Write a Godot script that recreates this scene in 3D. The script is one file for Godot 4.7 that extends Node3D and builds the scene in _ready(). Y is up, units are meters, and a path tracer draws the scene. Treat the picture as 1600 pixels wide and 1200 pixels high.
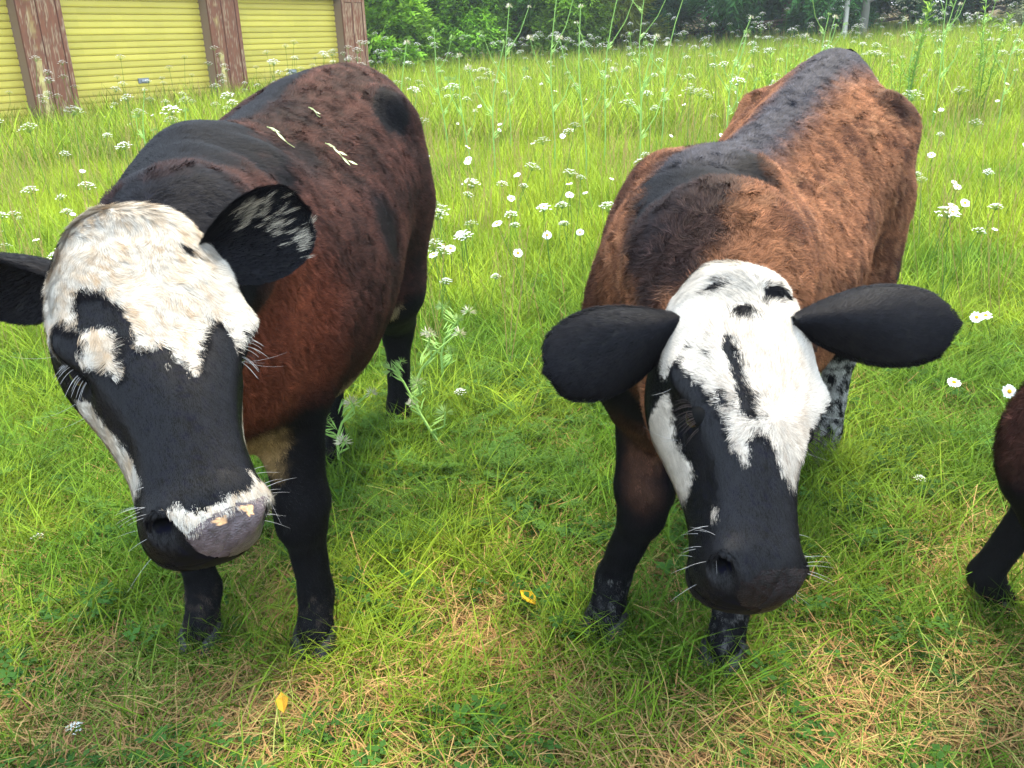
extends Node3D

const GROUND_Z := -0.03
const GROUND_X := 0.015
const QUICK := false
var rng := RandomNumberGenerator.new()
var n1 := FastNoiseLite.new()
var n2 := FastNoiseLite.new()
var names := {}
var mats := {}


# ------------------------------------------------------------------ mesh helpers
class Buf:
	var v := PackedVector3Array()
	var n := PackedVector3Array()
	var c := PackedColorArray()
	var i := PackedInt32Array()
	func vert(p: Vector3, nn: Vector3, col: Color) -> int:
		v.append(p); n.append(nn); c.append(col)
		return v.size() - 1
	func tri(a: int, b: int, d: int) -> void:
		i.append(a); i.append(b); i.append(d)
	func quad(a: int, b: int, d: int, e: int) -> void:
		i.append(a); i.append(b); i.append(d); i.append(a); i.append(d); i.append(e)
	func face(pts: Array, col: Color) -> void:       # flat polygon, clockwise seen from outside
		var nn: Vector3 = (pts[2] - pts[0]).cross(pts[1] - pts[0]).normalized()
		var s := v.size()
		for p in pts:
			vert(p, nn, col)
		for k in range(1, pts.size() - 1):
			tri(s, s + k, s + k + 1)
	func box(lo: Vector3, hi: Vector3, col := Color.WHITE) -> void:
		var p := []
		for k in 8:
			p.append(Vector3(hi.x if k & 1 else lo.x, hi.y if k & 2 else lo.y, hi.z if k & 4 else lo.z))
		for f in [[4, 6, 7, 5], [1, 3, 2, 0], [0, 2, 6, 4], [5, 7, 3, 1], [6, 2, 3, 7], [0, 4, 5, 1]]:
			face([p[f[0]], p[f[1]], p[f[2]], p[f[3]]], col)
	func bevel(lo: Vector3, hi: Vector3, b: float, col := Color.WHITE) -> void:   # box whose front (+z) edges are chamfered
		var a := [Vector3(lo.x, lo.y, lo.z), Vector3(hi.x, lo.y, lo.z), Vector3(hi.x, hi.y, lo.z), Vector3(lo.x, hi.y, lo.z)]
		var m := [Vector3(lo.x, lo.y, hi.z - b), Vector3(hi.x, lo.y, hi.z - b), Vector3(hi.x, hi.y, hi.z - b), Vector3(lo.x, hi.y, hi.z - b)]
		var t := [Vector3(lo.x + b, lo.y + b, hi.z), Vector3(hi.x - b, lo.y + b, hi.z), Vector3(hi.x - b, hi.y - b, hi.z), Vector3(lo.x + b, hi.y - b, hi.z)]
		face([t[0], t[3], t[2], t[1]], col)
		face([a[0], a[1], a[2], a[3]], col)
		for k in 4:
			var j := (k + 1) % 4
			face([a[k], m[k], m[j], a[j]], col)
			face([m[k], t[k], t[j], m[j]], col)
	func tube(pts: Array, rad: Array, sides: int, col: Color, col2 := Color(-1, 0, 0)) -> void:
		var s := v.size()
		var up := Vector3(0.31, 0.17, 0.93)
		for k in pts.size():
			var d: Vector3 = (pts[mini(k + 1, pts.size() - 1)] - pts[maxi(k - 1, 0)]).normalized()
			var x := d.cross(up).normalized()
			var y := x.cross(d)
			var cc := col if col2.r < 0.0 else col.lerp(col2, float(k) / (pts.size() - 1))
			for q in sides:
				var a := TAU * q / sides
				var o := x * cos(a) + y * sin(a)
				vert(pts[k] + o * rad[k], o, cc)
		for k in pts.size() - 1:
			for q in sides:
				var q2 := (q + 1) % sides
				quad(s + k * sides + q, s + k * sides + q2, s + (k + 1) * sides + q2, s + (k + 1) * sides + q)
	func ball(o: Vector3, r: Vector3, rings: int, segs: int, col: Color, top := 0.0, bottom := 1.0) -> void:
		var s := v.size()
		for k in rings + 1:
			var th := PI * lerpf(top, bottom, float(k) / rings)
			for q in segs + 1:
				var ph := TAU * q / segs
				var d := Vector3(sin(th) * cos(ph), cos(th), sin(th) * sin(ph))
				vert(o + d * r, (d / r).normalized(), col)
		for k in rings:
			for q in segs:
				quad(s + k * (segs + 1) + q, s + (k + 1) * (segs + 1) + q, s + (k + 1) * (segs + 1) + q + 1, s + k * (segs + 1) + q + 1)
	func arrays() -> Array:
		var a := []
		a.resize(Mesh.ARRAY_MAX)
		a[Mesh.ARRAY_VERTEX] = v; a[Mesh.ARRAY_NORMAL] = n; a[Mesh.ARRAY_COLOR] = c; a[Mesh.ARRAY_INDEX] = i
		return a
	func mesh(m: Material) -> ArrayMesh:
		var am := ArrayMesh.new()
		am.add_surface_from_arrays(Mesh.PRIMITIVE_TRIANGLES, arrays())
		am.surface_set_material(0, m)
		return am


func ground(x: float, z: float) -> float:
	return GROUND_Z * z + GROUND_X * x


func numbered(called: String) -> String:
	var k: int = names.get(called, 0)
	names[called] = k + 1
	return called if k == 0 else "%s_%03d" % [called, k]


func tag(o: Node, label := "", category := "", group := "", kind := "") -> Node:
	if label: o.set_meta("label", label)
	if category: o.set_meta("category", category)
	if group: o.set_meta("group", group)
	if kind: o.set_meta("kind", kind)
	return o


func thing(called: String, label: String, category: String, at := Vector3.ZERO, turn := 0.0, group := "") -> Node3D:
	var o := Node3D.new()
	o.name = numbered(called)
	add_child(o)
	o.position = at
	o.rotation.y = turn
	tag(o, label, category, group)
	return o


func put(called: String, m: Mesh, parent: Node = self, at := Vector3.ZERO) -> MeshInstance3D:
	var o := MeshInstance3D.new()
	o.mesh = m
	o.position = at
	if parent == self:
		o.name = numbered(called)
	else:
		var k := 0
		while parent.has_node(called if k == 0 else "%s_%03d" % [called, k]):
			k += 1
		o.name = called if k == 0 else "%s_%03d" % [called, k]
	parent.add_child(o, true)
	return o


func scatter(called: String, m: Mesh, where: Array, tint: PackedColorArray, parent: Node = self) -> MultiMeshInstance3D:
	var mm := MultiMesh.new()
	mm.transform_format = MultiMesh.TRANSFORM_3D
	mm.use_colors = true
	mm.mesh = m
	mm.instance_count = where.size()
	for k in where.size():
		mm.set_instance_transform(k, where[k])
		mm.set_instance_color(k, tint[k])
	var o := MultiMeshInstance3D.new()
	o.multimesh = mm
	o.name = numbered(called) if parent == self else called
	parent.add_child(o, true)
	o.set_meta("kind", "stuff")
	return o


func paint(called: String, rough := 0.8, spec := 0.3, back := 0.0) -> StandardMaterial3D:
	if mats.has(called):
		return mats[called]
	var m := StandardMaterial3D.new()
	m.resource_name = called
	m.vertex_color_use_as_albedo = true
	m.albedo_color = Color.WHITE
	m.roughness = rough
	m.metallic_specular = spec
	if back > 0.0:
		m.backlight_enabled = true
		m.backlight = Color(back, back, back)
		m.cull_mode = BaseMaterial3D.CULL_DISABLED
	mats[called] = m
	return m


# ------------------------------------------------------------------ cows
# A cow stands at its own origin, +z towards its head, +x to its left.  The trunk is a table of radii round a spine,
# legs and neck are tapered capsules, all joined with a smooth minimum; the head is a surface of rings from poll to muzzle.
class Cow:
	var root: Node3D
	var zs := []            # trunk stations
	var ys := []            # height of the trunk's centre at each
	var rs := []            # radii at 0, 30 .. 180 degrees from the top
	var bend := 0.0
	var caps := []          # [a, b, ra, rb, blend]
	var tab := PackedFloat32Array()
	var cen := PackedFloat32Array()
	var o := Vector3.ZERO   # head: start of its axis, axis, face normal, sideways, length
	var a := Vector3.BACK
	var fn := Vector3.UP
	var u := Vector3.RIGHT
	var L := 0.46
	var wide := 1.0
	var marks := []         # [colour index, polygon in (phi / pi, t)]
	var coat := 0
	var mid := 0.0
	var lump := 0.0
	var wob: FastNoiseLite
	var feet := []
	var eyes := []
	var ears := []          # [base, tip, opening normal, width]
	const NZ := 72
	const NP := 36
	static func cr(p0: float, p1: float, p2: float, p3: float, t: float) -> float:
		return p1 + 0.5 * t * (p2 - p0 + t * (2.0 * p0 - 5.0 * p1 + 4.0 * p2 - p3 + t * (3.0 * (p1 - p2) + p3 - p0)))
	static func along(xs: Array, vals: Array, x: float) -> float:
		var k := 0
		while k < xs.size() - 2 and x > xs[k + 1]:
			k += 1
		var t := clampf((x - xs[k]) / (xs[k + 1] - xs[k]), 0.0, 1.0)
		return cr(vals[maxi(k - 1, 0)], vals[k], vals[k + 1], vals[mini(k + 2, vals.size() - 1)], t)
	func bake() -> void:
		tab.resize((NZ + 1) * (NP + 1))
		cen.resize(NZ + 1)
		for iz in NZ + 1:
			var z := lerpf(zs[0], zs[-1], float(iz) / NZ)
			cen[iz] = along(zs, ys, z)
			var ring := []
			for k in 7:
				var col := []
				for r in rs: col.append(r[k])
				ring.append(along(zs, col, z))
			for ip in NP + 1:
				var f := 6.0 * ip / NP
				var k := mini(int(f), 5)
				tab[iz * (NP + 1) + ip] = cr(ring[absi(k - 1)], ring[k], ring[k + 1], ring[k + 2 if k < 5 else 5], f - k)
	func trunk(x: float, y: float, z: float) -> float:
		var f: float = (z - zs[0]) / (zs[-1] - zs[0]) * NZ
		var out := 0.0
		if f < 0.0:
			out = zs[0] - z; f = 0.0
		elif f > NZ:
			out = z - zs[-1]; f = NZ
		var iz := mini(int(f), NZ - 1)
		var tz: float = f - iz
		var dx := absf(x - bend * z * z)
		var dy := y - lerpf(cen[iz], cen[iz + 1], tz)
		var r := sqrt(dx * dx + dy * dy)
		var g := atan2(dx, dy) / PI * NP
		var ip := mini(int(g), NP - 1)
		var tp := g - ip
		var q := iz * (NP + 1) + ip
		var R := lerpf(lerpf(tab[q], tab[q + 1], tp), lerpf(tab[q + NP + 1], tab[q + NP + 2], tp), tz)
		var d := (r - R) * 0.85
		return d if out == 0.0 else sqrt(out * out + maxf(d, 0.0) * maxf(d, 0.0))
	func field(p: Vector3, some: PackedInt32Array, body: bool) -> float:
		var d := trunk(p.x, p.y, p.z) if body else 9.0
		for k in some:
			var c: Array = caps[k]
			var pa: Vector3 = p - c[0]
			var ba: Vector3 = c[5]
			var h := clampf(pa.dot(ba) * c[6], 0.0, 1.0)
			var e := (pa - ba * h).length() - lerpf(c[2], c[3], h)
			var w: float = c[4]
			var m := maxf(w - absf(d - e), 0.0)
			d = minf(d, e) - m * m * 0.25 / w
		return d + lump * wob.get_noise_3d(p.x * 0.6, p.y * 0.6, p.z * 0.45) if lump > 0.0 else d
	func cap(p: Vector3, q: Vector3, ra: float, rb: float, blend := 0.04) -> void:
		caps.append([p, q, ra, rb, blend, q - p, 1.0 / maxf((q - p).length_squared(), 1e-6)])
	func limb(pts: Array, rad: Array, blend := 0.05) -> void:
		for k in pts.size() - 1:
			cap(pts[k], pts[k + 1], rad[k], rad[k + 1], blend if k == 0 else 0.03)
	# --- head
	const HT := [-0.13, -0.12, -0.10, -0.06, 0.0, 0.08, 0.18, 0.30, 0.40, 0.52, 0.64, 0.76, 0.86, 0.93, 0.98, 1.012, 1.034, 1.048, 1.055, 1.057]
	const HW := [0.002, 0.030, 0.050, 0.070, 0.086, 0.101, 0.112, 0.116, 0.110, 0.094, 0.080, 0.070, 0.069, 0.072, 0.068, 0.058, 0.044, 0.028, 0.013, 0.002]
	const HU := [0.002, 0.030, 0.048, 0.064, 0.075, 0.083, 0.086, 0.082, 0.076, 0.070, 0.065, 0.060, 0.058, 0.058, 0.052, 0.043, 0.032, 0.020, 0.009, 0.002]
	const HB := [0.002, 0.030, 0.050, 0.070, 0.090, 0.115, 0.140, 0.150, 0.150, 0.132, 0.106, 0.084, 0.074, 0.076, 0.072, 0.061, 0.045, 0.029, 0.014, 0.002]
	static func bump(x: float, y: float, cx: float, cy: float, sx: float, sy: float) -> float:
		return exp(-((x - cx) / sx) ** 2 - ((y - cy) / sy) ** 2)
	func face_at(ps: float, t: float) -> Vector3:      # ps = angle from the face's middle / pi, positive to the cow's left
		var w := along(HT, HW, t) * wide
		var up := along(HT, HU, t)
		var lo := along(HT, HB, t)
		var c := cos(ps * PI)
		var s := sin(ps * PI)
		var flat := lerpf(0.80, 0.62, smoothstep(0.0, 0.3, t)) if t < 0.8 else lerpf(0.62, 0.8, (t - 0.8) / 0.24)
		var x := w * signf(s) * pow(absf(s), 0.8)
		var y := up * pow(c, flat) if c > 0.0 else -lo * pow(-c, 0.9)
		var q := absf(ps)
		var e := absf(ps - mid)
		var r := 0.0
		r += 0.016 * bump(q, t, 0.36, 0.41, 0.09, 0.075)      # brow over the eye
		r -= 0.010 * bump(q, t, 0.47, 0.49, 0.08, 0.05)       # hollow before the eye
		r += 0.005 * bump(q, t, 0.60, 0.38, 0.16, 0.14)       # cheek
		r -= 0.006 * bump(q, t, 0.40, 0.70, 0.10, 0.12)
		r += 0.006 * bump(q, t, 0.0, 0.66, 0.12, 0.2)         # bridge of the nose
		r += 0.014 * bump(q, t, 0.0, 0.02, 0.22, 0.06)        # poll
		r += 0.007 * bump(e, t, 0.30, 0.955, 0.10, 0.045)     # rim of the nostril
		r -= 0.010 * bump(e, t, 0.33, 0.985, 0.05, 0.020)
		var ax := 0.032 * bump(e, t, 0.36, 0.988, 0.08, 0.024) + 0.004 * bump(e, t, 0.0, 1.01, 0.035, 0.03) - 0.005 * bump(e, t, 0.18, 1.0, 0.09, 0.03)    # nostril
		r -= 0.006 * bump(q, t, 0.66, 0.97, 0.03, 0.09)       # mouth line
		r += 0.006 * bump(q, t, 0.80, 0.93, 0.12, 0.06)       # chin
		var k := sqrt(x * x + y * y)
		var m := 1.0 + r / maxf(k, 0.02)
		return o + a * (t * L - ax) + u * (x * m) + fn * (y * m - 0.012 * smoothstep(0.5, 1.0, t))
	func face_normal(ps: float, t: float) -> Vector3:
		var e := 0.006
		return (face_at(ps + e, t) - face_at(ps - e, t)).cross(face_at(ps, t - e) - face_at(ps, t + e)).normalized()
	func mark(ps: float, t: float) -> int:
		var got := 0
		for m in marks:
			if Geometry2D.is_point_in_polygon(Vector2(ps, t), m[1]):
				got = m[0]
		return got


func set_head(c: Cow, poll: Vector3, muzzle: Vector3, turn: float) -> void:      # in the cow's own axes; turn rolls the face round its axis
	c.a = (muzzle - poll).normalized()
	c.L = (muzzle - poll).length() * 1.0
	var eye: Vector3 = c.root.transform.affine_inverse() * Vector3(0, 1.38, 0) - (poll + muzzle) / 2.0
	c.fn = (eye - c.a * eye.dot(c.a)).normalized().rotated(c.a, turn)
	c.u = c.a.cross(c.fn) * -1.0
	c.o = poll - c.fn * 0.075


func skin(c: Cow, h: float) -> Buf:        # surface nets over the trunk, neck and legs
	var lo := Vector3(-0.5, -0.04, c.zs[0] - 0.1)
	var hi := Vector3(0.5, 1.4, c.zs[-1] + 0.1)
	for k in c.caps:
		for e in 2:
			var r: float = k[2 + e] + 0.04
			lo = lo.min(k[e] - Vector3(r, r, r))
			hi = hi.max(k[e] + Vector3(r, r, r))
	var B := 6
	var nb := Vector3i(((hi - lo) / (h * B)).ceil())
	var n := nb * B + Vector3i.ONE
	var val := PackedFloat32Array()
	val.resize(n.x * n.y * n.z)
	val.fill(1.0)
	var sx := 1
	var sy := n.x
	var sz := n.x * n.y
	var all := PackedInt32Array(range(c.caps.size()))
	var live := []
	var half := h * B * 0.5
	var reach := half * 1.74
	for bz in nb.z:
		for by in nb.y:
			for bx in nb.x:
				var base := Vector3i(bx, by, bz) * B
				var p := lo + (Vector3(base) + Vector3(B, B, B) * 0.5) * h
				var d := c.field(p, all, true)
				if absf(d) > reach * 1.35 + 0.03:
					if d < 0.0:
						for k in B: for j in B: for i in B:
							val[(base.x + i) + (base.y + j) * sy + (base.z + k) * sz] = -1.0
					continue
				var some := PackedInt32Array()
				for k in c.caps.size():
					var q: Array = c.caps[k]
					var pa: Vector3 = p - q[0]
					var ba: Vector3 = q[5]
					if (pa - ba * clampf(pa.dot(ba) * q[6], 0.0, 1.0)).length() - maxf(q[2], q[3]) < reach + 0.09:
						some.append(k)
				var body := c.trunk(p.x, p.y, p.z) < reach * 1.35 + 0.09
				live.append(base)
				for k in B:
					for j in B:
						var at := base.x + (base.y + j) * sy + (base.z + k) * sz
						for i in B:
							val[at + i] = c.field(lo + Vector3(base.x + i, base.y + j, base.z + k) * h, some, body)
	var b := Buf.new()
	var cell := {}
	var off := PackedInt32Array([0, sx, sy, sx + sy, sz, sx + sz, sy + sz, sx + sy + sz])
	var ev := [0, 1, 2, 3, 4, 5, 6, 7, 0, 2, 1, 3, 4, 6, 5, 7, 0, 4, 1, 5, 2, 6, 3, 7]
	var g := PackedFloat32Array()
	g.resize(8)
	for base in live:
		for k in range(base.z, mini(base.z + B, n.z - 1)):
			for j in range(base.y, mini(base.y + B, n.y - 1)):
				for i in range(base.x, mini(base.x + B, n.x - 1)):
					var at: int = i + j * sy + k * sz
					var inside := 0
					for q in 8:
						g[q] = val[at + off[q]]
						if g[q] < 0.0: inside += 1
					if inside == 0 or inside == 8:
						continue
					var sum := Vector3.ZERO
					var cnt := 0
					for e in 12:
						var p0: int = ev[e * 2]
						var p1: int = ev[e * 2 + 1]
						if (g[p0] < 0.0) != (g[p1] < 0.0):
							var t := g[p0] / (g[p0] - g[p1])
							sum += Vector3(p0 & 1, (p0 >> 1) & 1, p0 >> 2).lerp(Vector3(p1 & 1, (p1 >> 1) & 1, p1 >> 2), t)
							cnt += 1
					cell[at] = b.vert(lo + (Vector3(i, j, k) + sum / cnt) * h, Vector3.ZERO, Color.WHITE)
	for at in cell:
		var neg := val[at] < 0.0
		for ax in 3:
			var s: int = [sx, sy, sz][ax]
			if (val[at + s] < 0.0) == neg:
				continue
			var s1: int = [sy, sz, sx][ax]
			var s2: int = [sz, sx, sy][ax]
			if not (cell.has(at - s1) and cell.has(at - s2) and cell.has(at - s1 - s2)):
				continue
			if neg:
				b.quad(cell[at], cell[at - s2], cell[at - s1 - s2], cell[at - s1])
			else:
				b.quad(cell[at], cell[at - s1], cell[at - s1 - s2], cell[at - s2])
	for k in range(0, b.i.size(), 3):
		var nn := (b.v[b.i[k + 2]] - b.v[b.i[k]]).cross(b.v[b.i[k + 1]] - b.v[b.i[k]])
		for e in 3:
			b.n[b.i[k + e]] += nn
	for k in b.n.size():
		b.n[k] = b.n[k].normalized()
	return b


func head_rings(c: Cow, b: Buf, nt: int, np: int) -> int:      # appends the head to the skin; returns where its vertices start
	var s := b.v.size()
	var ts := []
	for k in nt + 1:
		var f := float(k) / nt
		ts.append(lerpf(-0.13, 1.057, f - 0.055 * sin(f * TAU) + 0.02 * sin(2.0 * f * TAU) * 0.0))
	for k in nt + 1:
		for q in np + 1:
			var ps := -1.0 + 2.0 * q / np
			var t: float = clampf(ts[k], -0.1299, 1.0569)
			b.vert(c.face_at(ps, t), Vector3.ZERO, Color.WHITE)
	var f0 := b.i.size()
	for k in nt:
		for q in np:
			var p := s + k * (np + 1) + q
			b.quad(p, p + 1, p + np + 2, p + np + 1)
	for k in range(f0, b.i.size(), 3):
		var nn := (b.v[b.i[k + 2]] - b.v[b.i[k]]).cross(b.v[b.i[k + 1]] - b.v[b.i[k]])
		for e in 3:
			b.n[b.i[k + e]] += nn
	for k in nt + 1:
		var p := s + k * (np + 1)
		var m := b.n[p] + b.n[p + np]
		b.n[p] = m; b.n[p + np] = m
	for k in range(s, b.v.size()):
		b.n[k] = b.n[k].normalized()
	return s


func head_uv(k: int, nt: int, np: int) -> Vector2:
	var f := float(k / (np + 1)) / nt
	return Vector2(-1.0 + 2.0 * (k % (np + 1)) / np, lerpf(-0.13, 1.057, f - 0.055 * sin(f * TAU)))


const WIDTHS := [0.12, 0.36, 0.66, 0.90, 1.0, 0.96, 0.78, 0.5, 0.08]
const WIDTH_AT := [0.0, 0.12, 0.28, 0.45, 0.6, 0.76, 0.9, 0.97, 1.0]


func ear_at(e: Array, s: float, x: float, back: bool) -> Vector3:
	var d: Vector3 = e[1] - e[0]
	var l := d.length()
	d /= l
	var side := d.cross(e[2]).normalized()
	var nn := side.cross(d)
	var w: float = Cow.along(WIDTH_AT, WIDTHS, s) * e[3] * 0.5
	var deep := lerpf(1.1, 0.28, smoothstep(0.0, 0.85, s)) * w
	var p: Vector3 = e[0] + d * (l * s) + side * (x * w) + nn * (deep * (x * x - 1.0) * 0.9 - 0.03 * s * s)
	if back:
		p -= nn * (0.010 * sqrt(maxf(1.0 - x * x, 0.0)) + 0.0015)
	return p


func ear_mesh(e: Array, b: Buf) -> void:
	var ns := 22
	var na := 14
	for back in [false, true]:
		var s := b.v.size()
		for k in ns + 1:
			for q in na + 1:
				b.vert(ear_at(e, float(k) / ns, -1.0 + 2.0 * q / na, back), Vector3.ZERO, Color(0.014, 0.0135, 0.014))
		var f0 := b.i.size()
		for k in ns:
			for q in na:
				var p := s + k * (na + 1) + q
				if back: b.quad(p, p + 1, p + na + 2, p + na + 1)
				else: b.quad(p, p + na + 1, p + na + 2, p + 1)
		for k in range(f0, b.i.size(), 3):
			var nn := (b.v[b.i[k + 2]] - b.v[b.i[k]]).cross(b.v[b.i[k + 1]] - b.v[b.i[k]])
			for j in 3: b.n[b.i[k + j]] += nn
		for k in range(s, b.v.size()): b.n[k] = b.n[k].normalized()


const BLACK := Color(0.0058, 0.0058, 0.0074)


func blob(p: Vector3, o: Vector3, r: Vector3, soft: float) -> float:     # 1 inside an ellipsoid whose border wanders
	var d := ((p - o) / r).length() + 0.30 * n1.get_noise_3dv(p) + 0.10 * n1.get_noise_3dv(p * 4.0)
	return 1.0 - smoothstep(1.0 - soft, 1.0 + soft, d)


func body_colour(c: Cow, p: Vector3) -> Color:
	var fine := n1.get_noise_3dv(p * 5.0)
	var big := n1.get_noise_3dv(p * 0.8 + Vector3(3, 1, 7))
	var k := Color()
	if c.coat == 0:
		k = Color(0.062, 0.027, 0.021).lerp(Color(0.017, 0.009, 0.008), clampf(0.35 + 1.2 * big + 0.7 * fine, 0, 1))
		k = k.lerp(Color(0.17, 0.050, 0.027), 0.9 * blob(p, Vector3(0.26, 0.76, 0.66), Vector3(0.14, 0.26, 0.20), 0.5))
		k = k.lerp(BLACK, blob(p, Vector3(0.03, 1.10, 0.62), Vector3(0.21, 0.22, 0.38), 0.22))
		k = k.lerp(BLACK * 1.6, blob(p, Vector3(0.27, 1.06, 1.0), Vector3(0.17, 0.17, 0.20), 0.3))
		k = k.lerp(BLACK, 0.7 * blob(p, Vector3(0.155, 1.095, 0.28), Vector3(0.07, 0.06, 0.14), 0.5))
		k = k.lerp(BLACK, 0.6 * blob(p, Vector3(0.02, 1.19, 0.03), Vector3(0.10, 0.07, 0.14), 0.5))
		k = k.lerp(BLACK, blob(p, Vector3(0.215, 1.15, -0.30), Vector3(0.06, 0.07, 0.085), 0.35))
		k = k.lerp(BLACK, 0.85 * blob(p, Vector3(0.29, 0.91, 0.05), Vector3(0.06, 0.12, 0.08), 0.4))
		var sx := absf(p.x + 0.02)
		k = k.lerp(BLACK * 1.5, (1.0 - smoothstep(0.03, 0.055, sx + 0.015 * fine)) * smoothstep(1.12, 1.17, p.y))
		var leg := 1.0 - smoothstep(0.60, 0.72, p.y + 0.03 * big)
		if p.z > 0.36 or p.z < -0.30: k = k.lerp(BLACK, leg)
		elif p.y < 0.70: k = k.lerp(Color(0.30, 0.235, 0.14), 1.0 - smoothstep(0.595, 0.625, p.y + 0.012 * fine))
		k = k.lerp(Color(0.27, 0.185, 0.085), blob(p, Vector3(0.10, 0.56, 0.62), Vector3(0.10, 0.10, 0.10), 0.3))
		if p.y < 0.16: k = k.lerp(Color(0.07, 0.052, 0.04), 0.35 * smoothstep(0.25, 0.5, n1.get_noise_3dv(p * 6.0) + 0.1))
	elif c.coat == 1:
		k = Color(0.245, 0.105, 0.051).lerp(Color(0.088, 0.036, 0.020), clampf(0.35 + 1.3 * big + 0.8 * fine, 0, 1))
		k = k.lerp(Color(0.32, 0.16, 0.083), 0.6 * smoothstep(0.1, 0.6, n1.get_noise_3dv(p * 2.2 + Vector3(9, 2, 0))))
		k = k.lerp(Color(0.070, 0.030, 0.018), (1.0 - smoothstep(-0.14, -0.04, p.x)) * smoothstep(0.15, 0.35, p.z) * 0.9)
		k = k.lerp(BLACK, blob(p, Vector3(0.05, 1.07, 0.60), Vector3(0.115, 0.11, 0.27), 0.25))
		k = k.lerp(BLACK * 1.6, 0.9 * blob(p, Vector3(0.11, 1.04, 0.85), Vector3(0.10, 0.12, 0.22), 0.25))
		var w := 0.052 + 0.035 * (1.0 - smoothstep(-0.75, -0.2, p.z))
		var top: float = Cow.along(c.zs, c.ys, p.z) + 0.24
		k = k.lerp(Color(0.042, 0.042, 0.052), (1.0 - smoothstep(w * 0.45, w * 1.8, absf(p.x - 0.01) + 0.02 * fine)) * smoothstep(top - 0.06, top, p.y) * (1.0 - smoothstep(0.5, 0.62, p.z)))
		k = k.lerp(BLACK, 0.6 * blob(p, Vector3(0.21, 1.12, -0.50), Vector3(0.07, 0.06, 0.10), 0.4))
		var leg := 1.0 - smoothstep(0.73, 0.85, p.y + 0.03 * big + (0.0 if p.x < 0.0 else 0.06))
		if p.z > 0.33 or p.z < -0.34: k = k.lerp(BLACK, leg * (1.0 - 0.2 * blob(p, Vector3(-0.03, 0.52, 0.64), Vector3(0.07, 0.14, 0.07), 0.4)))
		if p.y < 0.36 and p.z < 0.0: k = k.lerp(Color(0.30, 0.30, 0.29), smoothstep(-0.12, 0.12, n1.get_noise_3dv(p * 5.0)))
		elif p.y < 0.17: k = k.lerp(Color(0.15, 0.15, 0.145), 0.4 * smoothstep(0.22, 0.45, n1.get_noise_3dv(p * 6.0)))
	else:
		k = Color(0.065, 0.028, 0.021).lerp(Color(0.024, 0.0125, 0.0105), clampf(0.3 + big + 0.6 * fine, 0, 1))
		k = k.lerp(BLACK, 1.0 - smoothstep(0.50, 0.62, p.y + 0.03 * big))
		if p.z > 0.75 or absf(p.x) < 0.05 and p.y > 1.1: k = BLACK
	return k


func warped(ps: float, t: float, p: Vector3) -> Vector2:
	return Vector2(ps + 0.014 * n1.get_noise_3dv(p * 7.0), t + 0.010 * n1.get_noise_3dv(p * 7.0 + Vector3(5, 5, 5)))


func mark_colour(c: Cow, m: int, p: Vector3) -> Color:
	var f := n1.get_noise_3dv(p * 9.0)
	if m == 1:
		var q := c.root.transform.basis * p
		var side := (p - c.o).dot(c.u)
		var down := (p - c.o).dot(c.a)
		var streak := n1.get_noise_2d((side + 0.006 * sin(down * 60.0 + side * 30.0)) * 11.0, down * 1.7) + 0.4 * n1.get_noise_2d(side * 30.0, down * 7.0 + 5.0)
		var cream := clampf((0.62 if c.coat == 0 else 0.6) * (0.45 + 1.7 * streak) , 0.0, 1.0)
		if c.coat == 0: cream *= 1.0 - smoothstep(0.06, 0.10, (p - c.o).dot(c.u))
		else: cream *= smoothstep(0.06, 0.12, (p - c.o).dot(c.a)) * (1.0 - smoothstep(0.05, 0.09, absf((p - c.o).dot(c.u))))
		return (Color(0.56, 0.525, 0.46) if c.coat == 0 else Color(0.55, 0.50, 0.43)).lerp(Color(0.44, 0.325, 0.21) if c.coat == 0 else Color(0.38, 0.315, 0.25), cream)
	if m == 2: return Color(0.085, 0.066, 0.070) if c.coat == 0 else Color(0.013, 0.0105, 0.0105)
	if m == 3: return Color(0.72, 0.42, 0.20)
	return BLACK * (1.0 + 0.5 * f)


func head_colour(c: Cow, ps: float, t: float, p: Vector3) -> Color:
	var w := warped(ps, t, p)
	var hole := exp(-((absf(ps - c.mid) - 0.36) / 0.085) ** 2 - ((t - 0.988) / 0.024) ** 2)
	return mark_colour(c, c.mark(w.x, w.y), p).lerp(Color(0.003, 0.003, 0.003), clampf(hole * 1.5, 0, 1))


func tuft(seed_: int, blades: int, width: float, curl: float, segs := 2, jit := 0.28, turn := 0.6) -> Buf:     # hairs rooted in a unit disc, one unit long
	var r := RandomNumberGenerator.new()
	r.seed = seed_
	var b := Buf.new()
	for k in blades:
		var a := r.randf() * TAU
		var q := sqrt(r.randf())
		var root := Vector3(cos(a) * q, 0, sin(a) * q)
		var dirn := Vector3(r.randf_range(-1, 1), 0, r.randf_range(-1, 1)) * curl
		var g := r.randf_range(-turn, turn)
		var side := Vector3(cos(g), 0, sin(g)) * width
		var h := r.randf_range(0.65, 1.1)
		var f := r.randf_range(0.65, 1.35)
		var col := Color(f, f, f)
		var nn := (Vector3.UP + Vector3(r.randf_range(-1, 1), 0, r.randf_range(-1, 1)) * jit).normalized()
		var s := b.v.size()
		for e in segs:
			var y := float(e) / segs
			var mid := root + dirn * (y * y) + Vector3.UP * (h * y)
			b.vert(mid - side * (1.0 - 0.5 * y), nn, col)
			b.vert(mid + side * (1.0 - 0.5 * y), nn, col)
		b.vert(root + dirn + Vector3.UP * h, nn, col * 1.1)
		for e in segs - 1:
			b.quad(s + e * 2, s + e * 2 + 2, s + e * 2 + 3, s + e * 2 + 1)
		b.tri(s + segs * 2 - 2, s + segs * 2, s + segs * 2 - 1)
	return b


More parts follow.
